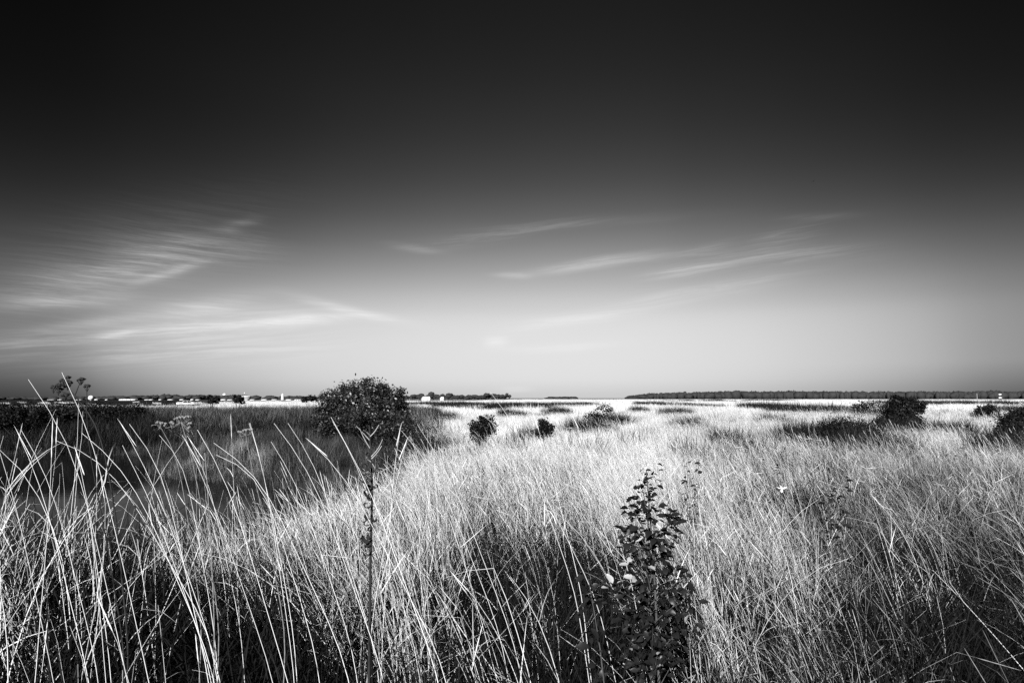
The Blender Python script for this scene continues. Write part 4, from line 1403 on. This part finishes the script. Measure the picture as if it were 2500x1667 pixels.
house(1031, 1051, 967, 560, 'large white house before the pines right of the round bush', roofk=.5)
house(1076, 1084, 968, 600, 'smaller white house right of the large white house', roofk=.5)
house(296, 332, 973.5, 640, 'long low white hall on the left horizon', roofk=.25)
for (a, b, t) in [(119, 133, 973), (144, 152, 972), (188, 200, 973.5), (234, 240, 970), (260, 264, 971), (356, 364, 972), (366, 374, 971.5), (391, 395, 970.5), 
                  (412, 423, 971.5), (441, 449, 971), (467, 473, 970), (480, 488, 972), (540, 552, 970.5), (556, 568, 972), (598, 606, 970.5), (612, 622, 972), (640, 652, 971), (664, 676, 972), (700, 712, 971), (720, 740, 971.5)]:
    house(a, b, t, 700 + (a % 5) * 18, 'tiny white house in the village on the left horizon', 'white village houses on the left horizon', .55)

# white globe tank, water tower, lighthouse tower, lamp mast, flat hall
p = at(222, 972, 640)
e = empty('globe_tank', (p.x, 640, h1(p.x, 640)))
tag(e, 'white round tank among the village houses on the left', 'tank')
zr = p.z - e.location.z
path_tube('tank', [Vector((0, 0, max(.2, zr - 2.2) + 4.4 * i / 10)) for i in range(11)], 2.4, 2.4, M['white_wall'], e, 14, None, ([0, .08, .25, .5, .75, .92, 1], [.15, .6, .87, 1, .87, .6, .05]))
path_tube('leg', [Vector((0, 0, -.3)), Vector((0, 0, max(.3, zr - 1.8)))], .9, .7, M['white_wall'], e, 10)
p = at(548, 960, 900)
e = empty('water_tower', (p.x, 900, h1(p.x, 900)))
tag(e, 'white water tower behind bushes on the left horizon', 'tower')
zt = p.z - e.location.z
path_tube('shaft', [Vector((0, 0, -.3)), Vector((0, 0, zt - 5.2))], 1.3, 1.3, M['white_wall'], e, 12)
path_tube('tank', [Vector((0, 0, zt - 5.6 + .95 * i)) for i in range(7)], 2.0, 2.0, M['white_wall'], e, 14, None, ([0, .1, .5, .85, .95, 1], [.55, .9, 1, 1.05, .9, .05]))
p = at(690, 960, 850)
e = empty('church_tower', (p.x, 850, h1(p.x, 850)))
tag(e, 'slim white tower left of the big round bush on the horizon', 'tower')
zt = p.z - e.location.z
path_tube('shaft', [Vector((0, 0, -.3)), Vector((0, 0, zt - 2.4))], 1.9, 1.35, M['white_wall'], e, 8)
path_tube('gallery', [Vector((0, 0, zt - 2.4)), Vector((0, 0, zt - 1.9))], 1.8, 1.8, M['white_wall'], e, 8)
path_tube('spire', [Vector((0, 0, zt - 1.9)), Vector((0, 0, zt - .6)), Vector((0, 0, zt))], 1.2, .1, M['white_wall'], e, 8)
p = at(597, 959, 800)
e = empty('lamp_mast', (p.x - 1.2, 800, h1(p.x, 800)))
tag(e, 'thin leaning mast with a bright round top on the left horizon', 'mast')
zt = p.z - e.location.z
path_tube('pole', [Vector((0, 0, -.3)), Vector((.3, 0, zt * .6)), Vector((1.2, 0, zt))], .28, .2, M['metal'], e, 6)
path_tube('lamp_head', [Vector((1.2, 0, zt - .6 + .2 * i)) for i in range(7)], .75, .75, M['white_wall'], e, 8, None, ([0, .2, .5, .8, 1], [.2, .8, 1, .8, .1]))
p0, p1 = at(590, 966.5, 780), at(611, 966.5, 780)
z0 = h1(p0.x, 780)
e = empty('flat_roof_hall', ((p0.x + p1.x) / 2, 780, z0))
tag(e, 'flat roofed pale hall below the leaning mast on the left horizon', 'building')
w_, ht = (p1.x - p0.x) / 2, p0.z - z0
for nm, a, b, gr, m_ in (('wall', 0, ht - .7, 0, 'grey_roof'), ('roof', ht - .697, ht, .6, 'white_wall')):
    x, y = w_ + gr - .6, 4 + gr
    v = [(-x, -y, a), (x, -y, a), (x, y, a), (-x, y, a), (-x, -y, b), (x, -y, b), (x, y, b), (-x, y, b)]
    f = [0, 1, 5, 4, 1, 2, 6, 5, 2, 3, 7, 6, 3, 0, 4, 7, 4, 5, 6, 7]
    link(bpy.data.objects.new(nm, mesh_np(nm, np.array(v, dtype=float), f, 4, M[m_])), e)

# marker mast with white boards, and a bare pole, on the right
Yk = 150
p = at(2441, 960, Yk)
e = empty('marker_post', (p.x, Yk, h1(p.x, Yk)))
tag(e, 'post with two white marker boards before the far wood', 'post')
zt = p.z - e.location.z
path_tube('pole', [Vector((0, 0, -.3)), Vector((0, 0, zt))], .07, .05, M['wood'], e, 6)
for (zz, ww, hb) in ((zt - .25, .30, .24), (zt - .95, .36, .2)):
    v = np.array([(-ww, -.10, zz - hb / 2), (ww, -.10, zz - hb / 2), (ww, -.06, zz - hb / 2), (-ww, -.06, zz - hb / 2), (-ww, -.10, zz + hb / 2), (ww, -.10, zz + hb / 2), (ww, -.06, zz + hb / 2), (-ww, -.06, zz + hb / 2)])
    f = [0, 1, 5, 4, 1, 2, 6, 5, 2, 3, 7, 6, 3, 0, 4, 7, 4, 5, 6, 7, 3, 2, 1, 0]
    link(bpy.data.objects.new('board', mesh_np('board', v, f, 4, M['white_wall'])), e)
p = at(2385, 960, 120)
tag(path_tube('bare_pole', [Vector((p.x, 120, h1(p.x, 120) - .3)), p], .06, .04, M['metal'], None, 6), 'bare thin pole left of the marker post', 'post')

# white car beyond the reeds
Yc = 195
pc = at(452, 977.5, Yc)
zc = pc.z - 1.46
car = empty('parked_car', (pc.x, Yc, zc), R(48))
tag(car, 'white car parked beyond the reeds on the left', 'car')
prof = [(-2.05, .35), (-2.1, .75), (-1.95, .95), (-1.2, 1.02), (-.55, 1.42), (.7, 1.46), (1.55, 1.10), (2.0, .98), (2.08, .6), (2.05, .32)]
bm_v, bm_f = [], []
n = len(prof)
for sgn, inset in ((-1, 0), (1, 0)):
    for (x, z) in prof:
        tuck = .16 * max(0, (z - .95) / .5)
        bm_v.append((x, sgn * (.86 - tuck), z))
faces = [tuple(range(n)), tuple(range(2 * n - 1, n - 1, -1))] + [(i, n + i, n + (i + 1) % n, (i + 1) % n) for i in range(n)]
me = bpy.data.meshes.new('body'); me.from_pydata(bm_v, [], faces); me.materials.append(M['car_paint'])
link(bpy.data.objects.new('body', me), car)


def car_glass(pts, nm='window'):
    m2 = bpy.data.meshes.new(nm); m2.from_pydata(pts, [], [tuple(range(len(pts)))]); m2.materials.append(M['glass'])
    link(bpy.data.objects.new(nm, m2), car)


for s in (-1, 1):
    yb, yt = s * .915, s * .80
    car_glass([(-1.10, yb, .96), (.10, yb, .96), (.10, yt, 1.38), (-.52, yt, 1.365)])
    car_glass([(.28, yb, .96), (1.35, yb, .98), (.70, yt, 1.40), (.28, yt, 1.39)])
    for x in (-1.3, 1.28):
        path_tube('wheel', [Vector((x, s * .70, .32)), Vector((x, s * .885, .32))], .33, .33, M['tyre'], car, 14)
car_glass([(-1.17, -.74, 1.045), (-1.17, .74, 1.045), (-.62, .66, 1.395), (-.62, -.66, 1.395)], 'windscreen')
car_glass([(1.52, .7, 1.125), (1.52, -.7, 1.125), (.78, -.66, 1.445), (.78, .66, 1.445)], 'rear_window')

# bird high on the right
p = at(1985, 443, 60)
bd = empty('flying_bird', p, .5)
tag(bd, 'tiny dark bird flying high in the right sky', 'bird')
path_tube('body', [Vector((-.10 + .2 * i / 8, 0, 0)) for i in range(9)], .03, .03, M['feather'], bd, 8, None, ([0, .2, .5, .8, 1], [.2, .8, 1, .7, .15]))
for s in (-1, 1):
    v = np.array([(.04, s * .015, .012), (-.05, s * .015, .010), (.05, s * .11, .05), (-.03, s * .11, .045), (-.01, s * .2, .03), (-.03, s * .2, .028)])
    link(bpy.data.objects.new('wing', mesh_np('wing', v, [0, 1, 3, 2, 2, 3, 5, 4], 4, M['feather'])), bd)
